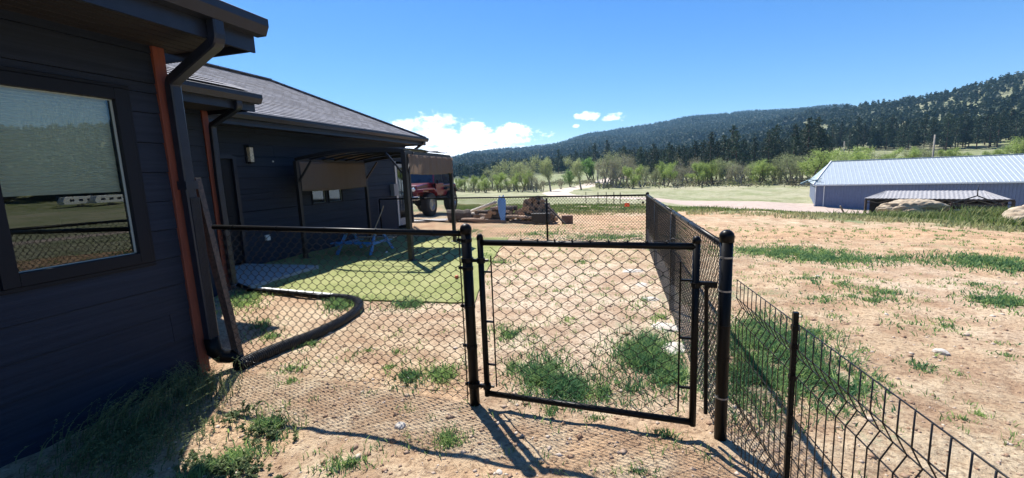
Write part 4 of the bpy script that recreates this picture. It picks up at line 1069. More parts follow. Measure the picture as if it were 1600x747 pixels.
for s in (-1, 1):
    mb = hb(); mb.lathe((s * .42, -.48, 1.24), [(.095, 0), (.10, .03), (.085, .04)], 18, (0, -1, 0)); h_ = mb.build('headlight', chrome, veh, smooth=True)
    mb = hb(); mb.lathe((s * .42, -.518, 1.24), [(.083, 0), (.07, .02), (.03, .032)], 18, (0, -1, 0)); mb.build('lens', mat('lamp_lens', (.75, .78, .78), .1, spec=.8), h_, smooth=True)
    mb = hb()
    path = [(-.52, 1.12), (-.50, 1.24), (.62, 1.26), (.95, 1.10), (1.02, .92), (.98, .90), (.90, 1.05), (.6, 1.19), (-.44, 1.18), (-.47, 1.10)]
    mb.prism(path, 'x', s * .52, s * .88); mb.build('fender', red, veh, bevel=.01)
    mb = hb(); mb.prism([(1.95, 1.15), (2.1, 1.24), (3.15, 1.24), (3.4, 1.0), (3.32, .98), (3.1, 1.17), (2.15, 1.17), (2.02, 1.12)], 'x', s * .70, s * .90); mb.build('wheel_arch', wframe, veh)
    mb = hb(); mb.box((s * .73, 1.55, 1.18), (.03, .86, .56)); dr_ = mb.build('door', red, veh, bevel=.01)
    mb = hb(); mb.box((s * .755, 1.9, 1.33), (.02, .12, .03)); mb.build('handle', chrome, dr_)
    mb = hb(); mb.box((s * .80, 1.18, 1.52), (.10, .04, .16)); mb.build('mirror', wframe, veh, bevel=.01)
    mb = hb(); mb.box((s * .80, 1.5, .78), (.12, 1.1, .06)); mb.build('step', wframe, veh, bevel=.01)
    for yy in (.25, 2.70):
        mb = hb(); mb.cur = 0
        prof = [(TR * .54, -.08), (TR * .58, -.17), (TR * .9, -.18), (TR, -.13), (TR, .13), (TR * .9, .18), (TR * .58, .17), (TR * .54, .08)]
        mb.lathe((s * .76, yy, TR), prof, 36, (1, 0, 0))
        for k in range(30):
            a_ = 2 * math.pi * k / 30
            for o_ in (-.09, .09): mb.box((s * .76 + o_, yy + math.sin(a_ + o_) * TR, TR + math.cos(a_ + o_) * TR), (.12, .055, .03), rx=-a_ - o_)
        w_ = mb.build('wheel', tyre_m, veh)
        mb = hb(); mb.lathe((s * .76, yy, TR), [(TR * .57, .10), (TR * .56, .175), (TR * .50, .18), (TR * .46, .11), (TR * .2, .10), (TR * .17, .16), (.01, .17)], 24, (s, 0, 0)); mb.build('rim', mat('polished_rim', (.45, .46, .48), .25, metal=.9), w_, smooth=False)
mb = hb(); mb.box((0, -.72, .86), (1.55, .14, .16)); mb.box((-.35, -.6, .86), (.08, .25, .1)); mb.box((.35, -.6, .86), (.08, .25, .1)); mb.build('bumper', chrome, veh, bevel=.02)
mb = hb(); mb.tube([(-.5, -.74, .94), (-.45, -.76, 1.3), (.45, -.76, 1.3), (.5, -.74, .94)], .03, 8); mb.build('brush_guard', wframe, veh, smooth=True)
mb = hb()
mb.bar((-.66, 1.05, 1.46), (-.60, 1.22, 1.98), .07, .05); mb.bar((.66, 1.05, 1.46), (.60, 1.22, 1.98), .07, .05); mb.bar((-.66, 1.21, 1.97), (.66, 1.21, 1.97), .06, .05); mb.bar((-.7, 1.04, 1.47), (.7, 1.04, 1.47), .06, .06); mb.build('windshield_frame', red, veh)
mb = hb(); mb.quad((-.60, 1.06, 1.50), (.60, 1.06, 1.50), (.57, 1.20, 1.95), (-.57, 1.20, 1.95)); mb.build('windshield', tint_m, veh)
mb = hb()
for s in (-.3, .25): mb.bar((s, 1.03, 1.50), (s + .25, 1.08, 1.66), .012, .012)
mb.build('wiper', wframe, veh)
mb = hb(); mb.box((0, 2.35, 2.02), (1.32, 2.3, .06)); mb.box((0, 3.5, 1.7), (1.3, .04, .62)); mb.bar((-.63, 2.1, 1.4), (-.6, 2.1, 2.0), .08, .04); mb.bar((.63, 2.1, 1.4), (.6, 2.1, 2.0), .08, .04); mb.build('hardtop', topm, veh, bevel=.03)
mb = hb()
for s in (-1, 1): mb.quad((s * .665, 1.15, 1.46), (s * .61, 1.3, 1.98), (s * .61, 2.05, 1.98), (s * .665, 2.05, 1.46)); mb.quad((s * .665, 2.15, 1.44), (s * .61, 2.15, 1.98), (s * .61, 3.45, 1.98), (s * .665, 3.45, 1.44))
mb.build('side_window', tint_m, veh)
mb = hb(); mb.box((0, .3, .62), (.9, .12, .12)); mb.box((0, 2.7, .62), (.9, .12, .12)); mb.box((-.35, 1.5, .78), (.1, 4.0, .1)); mb.box((.35, 1.5, .78), (.1, 4.0, .1))
mb.lathe((.2, .25, .6), [(.13, -.1), (.16, 0), (.13, .1)], 12, (0, 1, 0)); mb.build('axle', wframe, veh)
ppm = MB(); pa = at(640, 346); pb = at(712, 350); ppm.tube([(pa[0], pa[1], pa[2] + .35), (pa[0] + .15, pa[1], pa[2] + .08), (pb[0], pb[1], pb[2] + .05)], .03, 8)
tag(ppm.build('black_pipe', black, smooth=True), 'black bent pipe lying behind the gazebo near the big tyre', 'pipe')
mb = MB(); x, y, z = at(665, 346); mb.box((x, y, z + .03), (1.9, .7, .07), rz=.15); tag(mb.build('concrete_slab', concrete, bevel=.01), 'pale flat concrete slab on the ground in front of the red vehicle', 'slab')

# ------------------------------------------------------------------ firewood
WY = 16.4
def wx(u): 
    d = ray(u, 330); return WY * d[0] / d[1]
def wz(u, v):
    d = ray(u, v); return 1.65 + WY * d[2] / d[1]
gw = lambda x: gzf(x, WY)
for i, (u0, u1) in enumerate(((722, 790), (795, 864))):
    x0, x1 = wx(u0), wx(u1); z = gw((x0 + x1) / 2)
    mb = MB()
    for k in range(8): mb.box((x0 + (x1 - x0) * (k + .5) / 8, WY + .5, z + .125), ((x1 - x0) / 8 * .72, 1.15, .02))
    for k in range(3): mb.box(((x0 + x1) / 2, WY + .5 + (k - 1) * .52, z + .07), (x1 - x0, .09, .09))
    for k in range(3): mb.box(((x0 + x1) / 2, WY + .5 + (k - 1) * .52, z + .015), (x1 - x0, .11, .02))
    tag(mb.build('pallet', mat('grey_pallet_wood', (.24, .19, .15), .9, noise=.3, nscale=8, stretch=(1, 6, 6))), ('wooden pallet under the low left end of the firewood', 'wooden pallet under the tall right heap of firewood')[i], 'pallet', 'pallets under the firewood')
def log_proto(r, L, name, half=False):
    n = 14; mb = MB(); prof = [r * random.uniform(.88, 1.1) for _ in range(n)]
    vs = []
    for e in (-L / 2, -L / 4, 0, L / 4, L / 2):
        for k in range(n):
            a = 2 * math.pi * k / n; rr = prof[k] * random.uniform(.97, 1.03); zz = math.sin(a) * rr
            if half: zz = max(zz, -.1 * r)
            vs.append((math.cos(a) * rr, e, zz))
    mb.cur = 0; mb._add(vs, [(i * n + k, i * n + (k + 1) % n, (i + 1) * n + (k + 1) % n, (i + 1) * n + k) for i in range(4) for k in range(n)])
    mb.cur = 1; mb._add([v for v in vs[:n]], [tuple(range(n - 1, -1, -1))]); mb._add([v for v in vs[-n:]], [tuple(range(n))])
    o = mb.build(name, [greybark, cutwood]); return o
tanside = mat('split_wood_face', (.42, .29, .20), .9, noise=.25, nscale=14, stretch=(1, .2, 1), obj_random=.25)
protos = [log_proto(.082, .42, 'log'), log_proto(.10, .42, 'log'), log_proto(.068, .45, 'log'), log_proto(.10, .40, 'log', True)]
protos[3].data.materials[0] = tanside
used = set()
WN_ = 'one two three four five six seven eight nine'.split()
ORD = 'first second third fourth fifth sixth seventh eighth ninth tenth eleventh twelfth thirteenth fourteenth fifteenth sixteenth seventeenth eighteenth nineteenth'.split()
TENS = {2: 'twentieth twenty', 3: 'thirtieth thirty', 4: 'fortieth forty', 5: 'fiftieth fifty', 6: 'sixtieth sixty', 7: 'seventieth seventy', 8: 'eightieth eighty', 9: 'ninetieth ninety'}
def nth(n):
    if n < 20: return ORD[n - 1]
    t, u = divmod(n, 10); return TENS[t].split()[0] if u == 0 else TENS[t].split()[1] + '-' + ORD[u - 1]
def put_log(k, x, y, z, rz, rx=0, ry=0, label='', group='cut logs in the firewood heap'):
    o = protos[k]
    if k in used: o = o.copy(); scene.collection.objects.link(o)
    used.add(k)
    o.location = (x, y, z); o.rotation_euler = (rx, ry, rz); tag(o, label, 'log', group); return o
# right-hand heap: end grain facing the viewer
top_profile = [(795, 342), (804, 336), (813, 325), (822, 313), (830, 310), (838, 313), (846, 319), (856, 329), (868, 341)]
def heap_top(u): return np.interp(u, [p[0] for p in top_profile], [p[1] for p in top_profile])
cnt = 0
rowc = {}
for row in range(9):
    for c in range(19):
        u = 797 + c * 4.0 + (row % 2) * 2.0 + random.uniform(-1, 1); x = wx(u); z = gw(x) + .22 + row * .122 + random.uniform(-.02, .02)
        if z > wz(u, heap_top(u)) or u > 868: continue
        for layer in range(2 if row > 2 else 1):
            put_log(random.choice((0, 1, 2, 0)), x, WY + .25 + layer * .45 + row * .04 + random.uniform(-.08, .08), z, random.uniform(-.45, .45), random.uniform(-.12, .12), 0,
                    (f'round cut log in row {WN_[row]} of the tall heap, {nth(rowc.setdefault(row, 0) + 1)} from the left' if layer == 0 else 'cut log in the second rank behind the heap face')); cnt += 1
        rowc[row] = rowc.get(row, 0) + 1
for c, (u, v) in enumerate(((801, 341), (824, 341), (845, 344), (812, 345), (835, 346))):
    x = wx(u); put_log(3, x, WY - .05, gw(x) + .22, 1.57 + random.uniform(-.1, .1), 0, 0, f'pale split log laid sideways along the front of the heap, {nth((1, 3, 5, 2, 4)[c])} from the left', 'split logs at the front of the heap').scale = (1, 1.25, 1)
for ci_, u in enumerate(np.arange(734, 800, 4.4)):
    x = wx(u)
    for row in range(1 + int(np.interp(u, [730, 772, 795], [.6, 2.2, 2.4]))):
        put_log(random.choice((0, 1, 3)), x, WY + .3 + random.uniform(-.08, .15), gw(x) + .24 + row * .15, random.choice((0, 1.57)) + random.uniform(-.3, .3), 0, 0, f'dark cut log in layer {WN_[row]} of the low left stack, {nth(ci_ + 1)} from the left', 'cut logs in the low left stack')
for u in (732, 746):
    x = wx(u); put_log(3, x + .1, WY - .3, gw(x) + .14, 1.57, 0, 0, 'tan split log in front of the low left stack, ' + ('left one' if u < 740 else 'right one'), 'tan logs at the foot of the stack').scale = (1, 1.4, .8)
def big_log(u0, u1, y, r, label, m=palebark, dz=0):
    d0, d1 = ray(u0, 335), ray(u1, 335); x0, x1 = y * d0[0] / d0[1], y * d1[0] / d1[1]; z = gzf((x0 + x1) / 2, y) + r + dz
    mb = MB(); mb.cur = 0; n = 12
    P_ = [(x0 + (x1 - x0) * t, y + .25 * t, z + .02 * math.sin(7 * t)) for t in np.linspace(0, 1, 8)]
    mb.tube(P_, [r * random.uniform(.9, 1.06) for _ in P_], n)
    tag(mb.build('log', m, smooth=False), label, 'log')
mb = MB(); x0, x1 = wx(834), wx(861); z = gw(x0); mb.bb(x0, x1, WY - .42, WY - .1, z + .12, z + .42); mb.bb(x0 - .02, x1 + .02, WY - .44, WY - .08, z + .40, z + .44)
tag(mb.build('crate', mat('black_crate', (.02, .02, .024), .5), bevel=.01), 'black lidded crate in front of the right end of the firewood heap', 'crate')
big_log(700, 732, 16.2, .25, 'thick grey log lying left of the firewood stack', greybark)
big_log(733, 762, 17.6, .13, 'white peeled log lying across behind the low stack', mat('peeled_wood', (.55, .50, .43), .8, noise=.1, nscale=8), .05)
mb = MB(); d0, d1 = ray(735, 330), ray(775, 318); mb.tube([(19 * d0[0] / d0[1], 19, gzf(-7, 19) + .3), (18 * d1[0] / d1[1], 18, gzf(-6, 18) + .75)], [.09, .07], 8); tag(mb.build('peeled_pole', MATS['peeled_wood'], smooth=True), 'long white peeled pole propped on the left stack', 'pole')
mb = MB(); x0, x1 = wx(856), wx(884); mb.bar((x0, WY - .1, gw(x0) + .72), (x1, WY - .25, gw(x1) + .04), .09, .05); tag(mb.build('plank', mat('dark_plank', (.07, .055, .045), .8, noise=.3, nscale=10)), 'dark plank sloping down the right end of the firewood heap', 'plank')
mb = MB(); x = wx(885); mb.box((x, WY + .15, gw(x) + .16), (.42, .3, .3), rz=.2); tag(mb.build('wood_block', mat('brown_block', (.17, .10, .07), .9, noise=.3, nscale=12), bevel=.01), 'square brown wood block at the right end of the firewood', 'wood block')
mb = MB(); xb = wx(787); zb0 = gw(xb) + .12
pol = [(xb - .06, zb0), (xb + .10, zb0), (xb + .14, zb0 + .30), (xb + .16, zb0 + .75), (xb + .08, zb0 + .98), (xb, wz(787, 307)), (xb - .10, zb0 + .95), (xb - .17, zb0 + .7), (xb - .14, zb0 + .3)]
mb.prism(pol, 'y', WY - .22, WY - .19); tag(mb.build('board', mat('bright_blue_board', (.14, .36, .80), .5, noise=.15, nscale=5), bevel=.008), 'pointed bright blue board standing upright among the firewood', 'board')
x, y, z = at(976, 297 + 0); x, y, z = pdir(976, 24); z0 = gzf(x, y)
mb = MB(); mb.tube([(x, y, z0), (x, y, z0 + .55)], .006, 6); fl = tag(mb.build('marker_flag', wire), 'small orange marker flag beyond the far fence', 'marker flag')
mb = MB(); mb.box((x + .12, y, z0 + .46), (.26, .01, .2), rz=.3); mb.build('flag', mat('flag_orange', (.9, .12, .03), .6), fl)

# field fence beyond the woodpile
for k, (u, dd) in enumerate(((915, 44), (934, 42), (947, 41), (959, 40), (969, 40))):
    x, y, z = pdir(u, dd); mb = MB(); mb.tube([(x, y, z - .1), (x, y, z + 1.1)], .035, 6); tag(mb.build('fence_post', wframe), f'thin dark steel post in the field beyond the flag, {nth(k + 1)} from the left', 'fence post', 'steel posts in the field')

# ------------------------------------------------------------------ metal barn
rib = mat('blue_grey_metal_wall', (.13, .16, .26), .5, metal=.0, noise=.06, nscale=3)
roofm = mat('pale_metal_roof', (.40, .45, .48), .38, metal=.15, noise=.05, nscale=2)
trimm = mat('white_trim', (.62, .64, .66), .5)
ru, rd = at(1273, 331)[:2], 0
def pz(u, v, z):
    d = ray(u, v); t = (z - 1.65) / d[2]; return np.array([d[0] * t, d[1] * t])
ZEAVE = -1.33
B0 = pz(1275, 288.5, ZEAVE); B1 = pz(1600, 279.5, ZEAVE); _a = R(15.5); bn = np.array([math.sin(_a), math.cos(_a)]); bd = np.array([math.cos(_a), -math.sin(_a)])
LB = 44.0; WB = 14.0
barn = tag(empty('metal_barn', (B0[0], B0[1], -4.9)), 'long blue-grey metal barn with pale ribbed metal roof', 'barn')
def bp(s, t, z): p = B0 + bd * s + bn * t; return (p[0], p[1], z)
def ribbed(s0, s1, z0, z1, mb, pitch=.3):
    n = int((s1 - s0) / pitch)
    for k in range(n):
        a = s0 + (s1 - s0) * k / n; w = (s1 - s0) / n
        pts = [(a, 0), (a + w * .78, 0), (a + w * .84, -.03), (a + w * .94, -.03), (a + w, 0)]
        for (p, q), (p2, q2) in zip(pts[:-1], pts[1:]): mb.quad(bp(p, q, z0), bp(p2, q2, z0), bp(p2, q2, z1), bp(p, q, z1))
mb = MB(); ribbed(0, LB, -6.0, ZEAVE, mb); mb.quad(bp(0, 0, -6), bp(0, WB, -6), bp(0, WB, ZEAVE), bp(0, 0, ZEAVE)); mb.quad(bp(LB, 0, -6), bp(LB, WB, -6), bp(LB, WB, ZEAVE), bp(LB, 0, ZEAVE)); mb.quad(bp(0, WB, -6), bp(LB, WB, -6), bp(LB, WB, ZEAVE), bp(0, WB, ZEAVE))
RZ = 1.5; HIP = 2.0
mb._add([bp(LB, 0, ZEAVE), bp(LB, WB, ZEAVE), bp(LB, WB / 2, RZ)], [(0, 1, 2)])
mb.build('wall', rib, barn)
mb = MB(); n = int(LB / .42)
for k in range(n):
    a = -.3 + (LB + .6) * k / n; w = (LB + .6) / n
    pts = [(a, 0), (a + w * .8, 0), (a + w * .86, .022), (a + w * .94, .022), (a + w, 0)]
    for (p, q), (p2, q2) in zip(pts[:-1], pts[1:]):
        def rp(p_, q_, side):
            f = min(1.0, max(0.0, (p_ + .3) / (HIP + .3)))
            t_ = -.35 + (WB / 2 + .35) * f; z_ = ZEAVE + (RZ + .1 - ZEAVE) * f + q_
            return bp(p_, t_ if side else WB - t_, z_)
        for side in (True, False):
            e0 = -.35 if side else WB + .35
            mb.quad(bp(p, e0, ZEAVE + q), bp(p2, e0, ZEAVE + q2), rp(p2, q2, side), rp(p, q, side))
mb._add([bp(-.3, -.35, ZEAVE), bp(-.3, WB + .35, ZEAVE), bp(HIP, WB / 2, RZ + .1)], [(0, 1, 2)])
mb.build('roof', roofm, barn)
mb = MB(); mb.bar(bp(HIP, WB / 2, RZ + .14), bp(LB + .35, WB / 2, RZ + .14), .3, .06); mb.bar(bp(-.33, -.38, ZEAVE - .08), bp(LB + .33, -.38, ZEAVE - .08), .05, .16); mb.bar(bp(-.33, -.36, ZEAVE), bp(HIP, WB / 2, RZ + .12), .12, .2); mb.bar(bp(.0, -.03, -6), bp(.0, -.03, ZEAVE - .1), .14, .06); mb.build('trim', trimm, barn)
mb = MB(); mb.tube([bp(.9, -.1, -5.2), bp(.9, -.1, ZEAVE - .2)], .05, 8); mb.build('downpipe', whitem, barn)
# tree of small awning at the barn's left end
mb = MB(); 
mb.quad(bp(-1.7, .6, ZEAVE + .15), bp(-.1, .6, ZEAVE + .95), bp(-.1, 2.2, ZEAVE + .95), bp(-1.7, 2.2, ZEAVE + .15)); mb.bar(bp(-1.7, .5, ZEAVE + .1), bp(.6, .5, ZEAVE + .75), .08, .08); mb.bar(bp(-1.7, .5, ZEAVE + .12), bp(-.1, .5, ZEAVE - .3), .06, .06); mb.bar(bp(.5, -.4, ZEAVE + .45), bp(-.9, .4, ZEAVE + .7), .08, .08)
mb.build('awning', mat('teal_awning', (.10, .17, .19), .6), barn)

# ------------------------------------------------------------------ open shelter in front of the barn
S0 = pz(1352, 311, -1.55); S1 = pz(1586, 313, -1.55)
sdv = (S1 - S0) / np.linalg.norm(S1 - S0); snv = np.array([-sdv[1], sdv[0]]); SL = float(np.linalg.norm(S1 - S0))
sh = tag(empty('animal_shelter', (S0[0], S0[1], -3)), 'long low open-fronted shelter with grey corrugated roof and truss front', 'shelter')
def spn(s, t, z): p = S0 + sdv * s + snv * t; return (p[0], p[1], z)
mb = MB(); n = int(SL / .25); dz_ = .42
for k in range(n):
    a = -.1 + SL * k / n; w = SL / n
    for (p, q), (p2, q2) in zip([(a, 0), (a + w * .5, .03)], [(a + w * .5, .03), (a + w, 0)]):
        sl = lambda s_: s_ + (1.1 if s_ < SL / 2 else -1.0) * (1 if (s_ < 1.2 or s_ > SL - 1.2) else 0)
        mb.quad(spn(p, 0, -1.5 + q), spn(p2, 0, -1.5 + q2), spn(min(max(p2, 1.1), SL - 1.3), 3.6, -1.5 + dz_ + q2), spn(min(max(p, 1.1), SL - 1.3), 3.6, -1.5 + dz_ + q))
mb.build('roof', mat('weathered_metal_roof', (.34, .33, .33), .6, color2=(.22, .21, .21), nscale=1.2, stretch=(6, 6, 1)), sh)
oldwood = mat('dark_old_wood', (.06, .035, .03), .9, noise=.3, nscale=5)
mb = MB(); mb.bar(spn(0, 0, -1.56), spn(SL, 0, -1.56), .08, .12); mb.bar(spn(0, .02, -1.86), spn(SL, .02, -1.86), .06, .06); mb.build('beam', oldwood, sh)
mb = MB(); k = 0
while k * .8 < SL: mb.bar(spn(k * .8, .01, -1.86 if k % 2 else -1.6), spn(min(SL, (k + 1) * .8), .01, -1.6 if k % 2 else -1.86), .05, .05); k += 1
mb.build('truss', mat('pale_old_wood', (.16, .11, .08), .9, noise=.3, nscale=6), sh)
for s in (0.05, 2.9, 5.8, 8.7, SL - .05):
    if s < SL: mb = MB(); mb.bar(spn(s, .03, -4.5), spn(s, .03, -1.6), .14, .14); mb.build('post', oldwood, sh)
mb = MB(); mb.quad(spn(1.3, 3.3, -4.6), spn(SL - 1.5, 3.3, -4.6), spn(SL - 1.5, 3.3, -1.18), spn(1.3, 3.3, -1.18)); mb.quad(spn(.3, .1, -4.6), spn(1.3, 3.3, -4.6), spn(1.3, 3.3, -1.2), spn(.3, .1, -1.56)); mb.quad(spn(SL - .3, .1, -4.6), spn(SL - 1.5, 3.3, -4.6), spn(SL - 1.5, 3.3, -1.2), spn(SL - .3, .1, -1.56)); mb.build('back_wall', oldwood, sh)
# gable frame standing in front of its right part
G0 = pz(1486, 317, -1.5); G1 = pz(1566, 318, -1.5); gdv = (G1 - G0) / np.linalg.norm(G1 - G0); GLn = float(np.linalg.norm(G1 - G0)); 
def gp(s, z): p = G0 + gdv * s - snv * .4; return (p[0], p[1], z)
gf_ = tag(empty('stall_frame', (G0[0], G0[1], -2.5)), 'small gabled timber stall front with finial and grey panel before the shelter', 'stall')
mb = MB(); mb.bar(gp(0, -3.2), gp(0, -1.48), .13, .13); mb.build('post', oldwood, gf_)
mb = MB(); mb.bar(gp(GLn, -3.2), gp(GLn, -1.48), .13, .13); mb.build('post', oldwood, gf_)
mb = MB(); mb.bar(gp(-.15, -1.6), gp(GLn / 2, -.98), .08, .07); mb.bar(gp(GLn + .05, -1.6), gp(GLn / 2, -.98), .08, .07); mb.bar(gp(0, -1.66), gp(GLn, -1.66), .08, .12); mb.build('rafter', mat('iron_dark', (.015, .015, .017), .6), gf_)
mb = MB(); mb.tube([gp(GLn / 2, -.98), gp(GLn / 2, -.6), gp(GLn / 2, -.3)], [.03, .025, .01], 8); mb.lathe(gp(GLn / 2, -.6), [(.01, -.06), (.06, 0), (.01, .06)], 10); mb.build('finial', MATS['iron_dark'], gf_, smooth=True)
mb = MB(); mb.bar(gp(.15, -2.45), gp(GLn - .1, -2.45), .05, 1.1); mb.build('panel', mat('slate_panel', (.13, .14, .17), .8, noise=.25, nscale=3), gf_)


# ------------------------------------------------------------------ rocks
def rock(name, c, sx, sy, sz, m, seed, label, cat='rock', rz=0, group=None, detail=4, amp=.35, flat=.25):
    import bmesh
    bm = bmesh.new(); bmesh.ops.create_icosphere(bm, subdivisions=detail, radius=1)
    for v in bm.verts:
        p = v.co.copy(); q = p.normalized()
        d = (float(fbm(q.x * 1.3 + seed, q.y * 1.3 + q.z * 2.1, 5, seed)) - .5) * 2 * amp + (abs(float(fbm(q.x * 4 + seed, q.z * 6 + q.y * 3, 3, seed + 5)) - .5)) * amp * .6
        p *= 1 + d
        p.z = max(p.z, -flat * 2); v.co = Vector((p.x * sx, p.y * sy, p.z * sz))
    me = bpy.data.meshes.new(name); bm.to_mesh(me); bm.free(); me.materials.append(m)
    o = bpy.data.objects.new(name, me); scene.collection.objects.link(o); o.location = c; o.rotation_euler.z = rz
    if detail > 3: me.polygons.foreach_set('use_smooth', [True] * len(me.polygons))
    return tag(o, label, cat, group)
bl, br_ = pdir(1372, 25.5), pdir(1482, 26.0)
cc_ = ((bl[0] + br_[0]) / 2, (bl[1] + br_[1]) / 2); ang = math.atan2(br_[1] - bl[1], br_[0] - bl[0]); L_ = math.hypot(br_[0] - bl[0], br_[1] - bl[1])
rock('boulder', (cc_[0], cc_[1], gzf(*cc_) + .24), L_ / 2 * 1.03, .8, .60, rockm, 3, 'long cream weathered boulder lying in grass before the shelter', 'boulder', ang, detail=6, amp=.5)
x, y, z = pdir(1624, 24); rock('boulder', (x, y, z + .35), .75, .6, .55, rockm, 8, 'cream boulder cut off by the right edge of the picture', 'boulder', detail=5)
for (u, v, s, lb) in ((1471, 553, .055, 'fist-sized white stone on the open dirt to the right'), (625, 667, .035, 'small white stone on the fence shadow in the foreground'), (432*1+1046, 0, 0, None),
                      (988, 424, .14, 'pale flat stone in the dirt left of the far fence posts'), (1040, 512, .13, 'pale flat stone at the foot of the side fence'), (1052, 545, .12, 'chalky stone below the side fence nearest the gate'),
                      (1015, 468, .10, 'pale stone half way along the side fence'), (1250, 495, .02, 'tiny white pebble by the welded fence'), (1277, 432, .03, 'small grey pebble before the green strip'), (1003, 445, .09, 'flat pale stone beyond the gate near the fence'), (775, 372, .03, 'small pale stone beyond the lawn edge'), (1385, 492, .02, 'small pebble in the middle of the open dirt'), (780, 740, .02, 'little white pebble at the bottom edge')):
    if not lb: continue
    x, y, z = at(u, v); rock('stone', (x, y, z + s * (.12 if s < .06 else -.02)), s * (1.3 if s > .06 else 1), s * .9, s * (.22 if s > .06 else .6), palerock, int(u) % 17, lb, 'stone', u * .7, detail=3)

x, y, z = pdir(1326, 27); mb = MB(); mb.box((x, y, z + .12), (1.5, .3, .05), rz=.3, ry=.05); mb.box((x + .3, y + .1, z + .2), (1.2, .25, .05), rz=-.4); mb.bar((x, y, z + .1), (x - .25, y, z + .62), .1, .05)
tag(mb.build('scrap_boards', MATS['grey_pallet_wood']), 'small heap of scrap boards with one upright, in the grass before the barn', 'scrap boards')
# gravel and clods: nobody could count them
def pebbles():
    ico = np.array([(1, 0, 0), (-1, 0, 0), (0, 1, 0), (0, -1, 0), (0, 0, 1), (0, 0, -1)], float); tri = np.array([(0, 2, 4), (2, 1, 4), (1, 3, 4), (3, 0, 4), (2, 0, 5), (1, 2, 5), (3, 1, 5), (0, 3, 5)])
    N_ = 15000; az = np.radians(rng.uniform(-58, 36, N_)); r = 1.6 + 12 * rng.random(N_) ** 1.5
    x = r * np.sin(az); y = r * np.cos(az); ok = (x > -3.6) | (y > 5.6); ok &= ~((x < -3) & (y > 5.3) & (y < 12.2)); x, y, r = x[ok], y[ok], r[ok]
    z = gz(x, y); s = rng.gamma(1.6, .0032, len(x)) * (1 + r * .05) + .0025
    sc = np.stack([s * rng.uniform(.7, 1.5, len(x)), s * rng.uniform(.7, 1.5, len(x)), s * rng.uniform(.4, .9, len(x))], 1)
    V = ico[None] * sc[:, None] * rng.uniform(.75, 1.25, (len(x), 6, 1)); V += np.stack([x, y, z], 1)[:, None]
    F = tri[None] + (np.arange(len(x)) * 6)[:, None, None]
    o = np_mesh('gravel_bits', V.reshape(-1, 3), F.reshape(-1, 3), leafmat_peb, np.repeat(rng.random(len(x)) ** 3, 6)); tag(o, 'small pebbles and dry clods scattered over the yard', 'gravel', kind='stuff')
leafmat_peb = leafmat('pebble', (.26, .16, .10), (.58, .49, .40), 0)
pebbles()

# ------------------------------------------------------------------ utility poles
for (u, vt, dd, lb) in ((1455, 211, 105, 'taller grey wooden utility pole rising behind the barn roof'), (1316, 221, 150, 'short grey wooden pole behind the left end of the barn')):
    x, y, z = pdir(u, dd); d = ray(u, vt); zt_ = 1.65 + dd * d[2] / math.hypot(d[0], d[1])
    mb = MB(); mb.tube([(x, y, z - .5), (x, y, zt_)], [.15, .11], 10); tag(mb.build('utility_pole', mat('grey_pole_wood', (.26, .23, .20), .9, noise=.2, nscale=3), smooth=True), lb, 'utility pole')

# ------------------------------------------------------------------ trees
def leaf_quads(cent, size, tint, seed, up=.0):
    r_ = np.random.default_rng(seed); n = len(cent)
    a = r_.normal(size=(n, 3)); a /= np.linalg.norm(a, axis=1)[:, None]; b = r_.normal(size=(n, 3)); b -= a * (a * b).sum(1)[:, None]; b /= np.linalg.norm(b, axis=1)[:, None]
    s = size * r_.uniform(.6, 1.4, n)[:, None]
    V = np.stack([cent - a * s, cent + b * s * .6, cent + a * s, cent - b * s * .6], 1).reshape(-1, 3)
    F = np.arange(n * 4).reshape(-1, 4); return V, F, np.repeat(tint, 4)


def broadleaf(seed, H=10., spread=.42, leaves=2200, lsize=.17, trunkn=1, bare=.25, m_leaf=None, m_bark=None):
    r_ = random.Random(seed); mb = MB(); tips = []
    def branch(p, d, L, rad, lev):
        n = 4; pts = [p]; q = Vector(p); dd = Vector(d)
        for i in range(n):
            dd = (dd + Vector((r_.uniform(-1, 1), r_.uniform(-1, 1), r_.uniform(-.3, .7))) * (.12 if lev < 2 else .2)).normalized(); q = q + dd * L / n; pts.append(q.copy())
        mb.tube(pts, [rad * (1 - .55 * i / n) for i in range(n + 1)], 6 if lev < 2 else 4, caps=False)
        if lev >= 2:
            tips.append((pts[-1], L)); tips.append((pts[2], L * .8))
        if lev < 4:
            for k in range(3 if lev < 3 else 2):
                t = r_.uniform(.15 if lev == 0 else .35, 1) if k else 1; b = pts[min(n, int(t * n))]; nd = (dd + Vector((r_.uniform(-1, 1), r_.uniform(-1, 1), r_.uniform(.1, .9))) * (.45 + spread)).normalized()
                branch(b, nd, L * r_.uniform(.55, .75), rad * .5, lev + 1)
    for k in range(trunkn):
        a = 6.28 * k / max(1, trunkn) + r_.uniform(0, 1); off = .35 if trunkn > 1 else 0
        branch(Vector((math.cos(a) * off, math.sin(a) * off, -.3)), Vector((math.cos(a) * .25 * (trunkn > 1), math.sin(a) * .25 * (trunkn > 1), 1)).normalized(), H * .27, H * .017, 0)
    T = np.array([t[0] for t in tips]); L = np.array([t[1] for t in tips]); top = T[:, 2].max(); T_sc = H / top
    g = np.random.default_rng(seed); idx = g.integers(0, len(T), leaves); C = T[idx] + g.normal(size=(leaves, 3)) * (L[idx] * .33 + .06)[:, None]
    kk_ = C[:, 2] > H * .07; C = C[kk_]; idx = idx[kk_]; cl = (g.random(len(T)) * .7)[idx] + g.random(len(C)) * .3
    for i, v in enumerate(mb.v): mb.v[i] = (v[0] * T_sc, v[1] * T_sc, v[2] * T_sc if v[2] > 0 else v[2])
    V, F, ti = leaf_quads(C * T_sc, lsize, cl, seed)
    return mb, V, F, ti


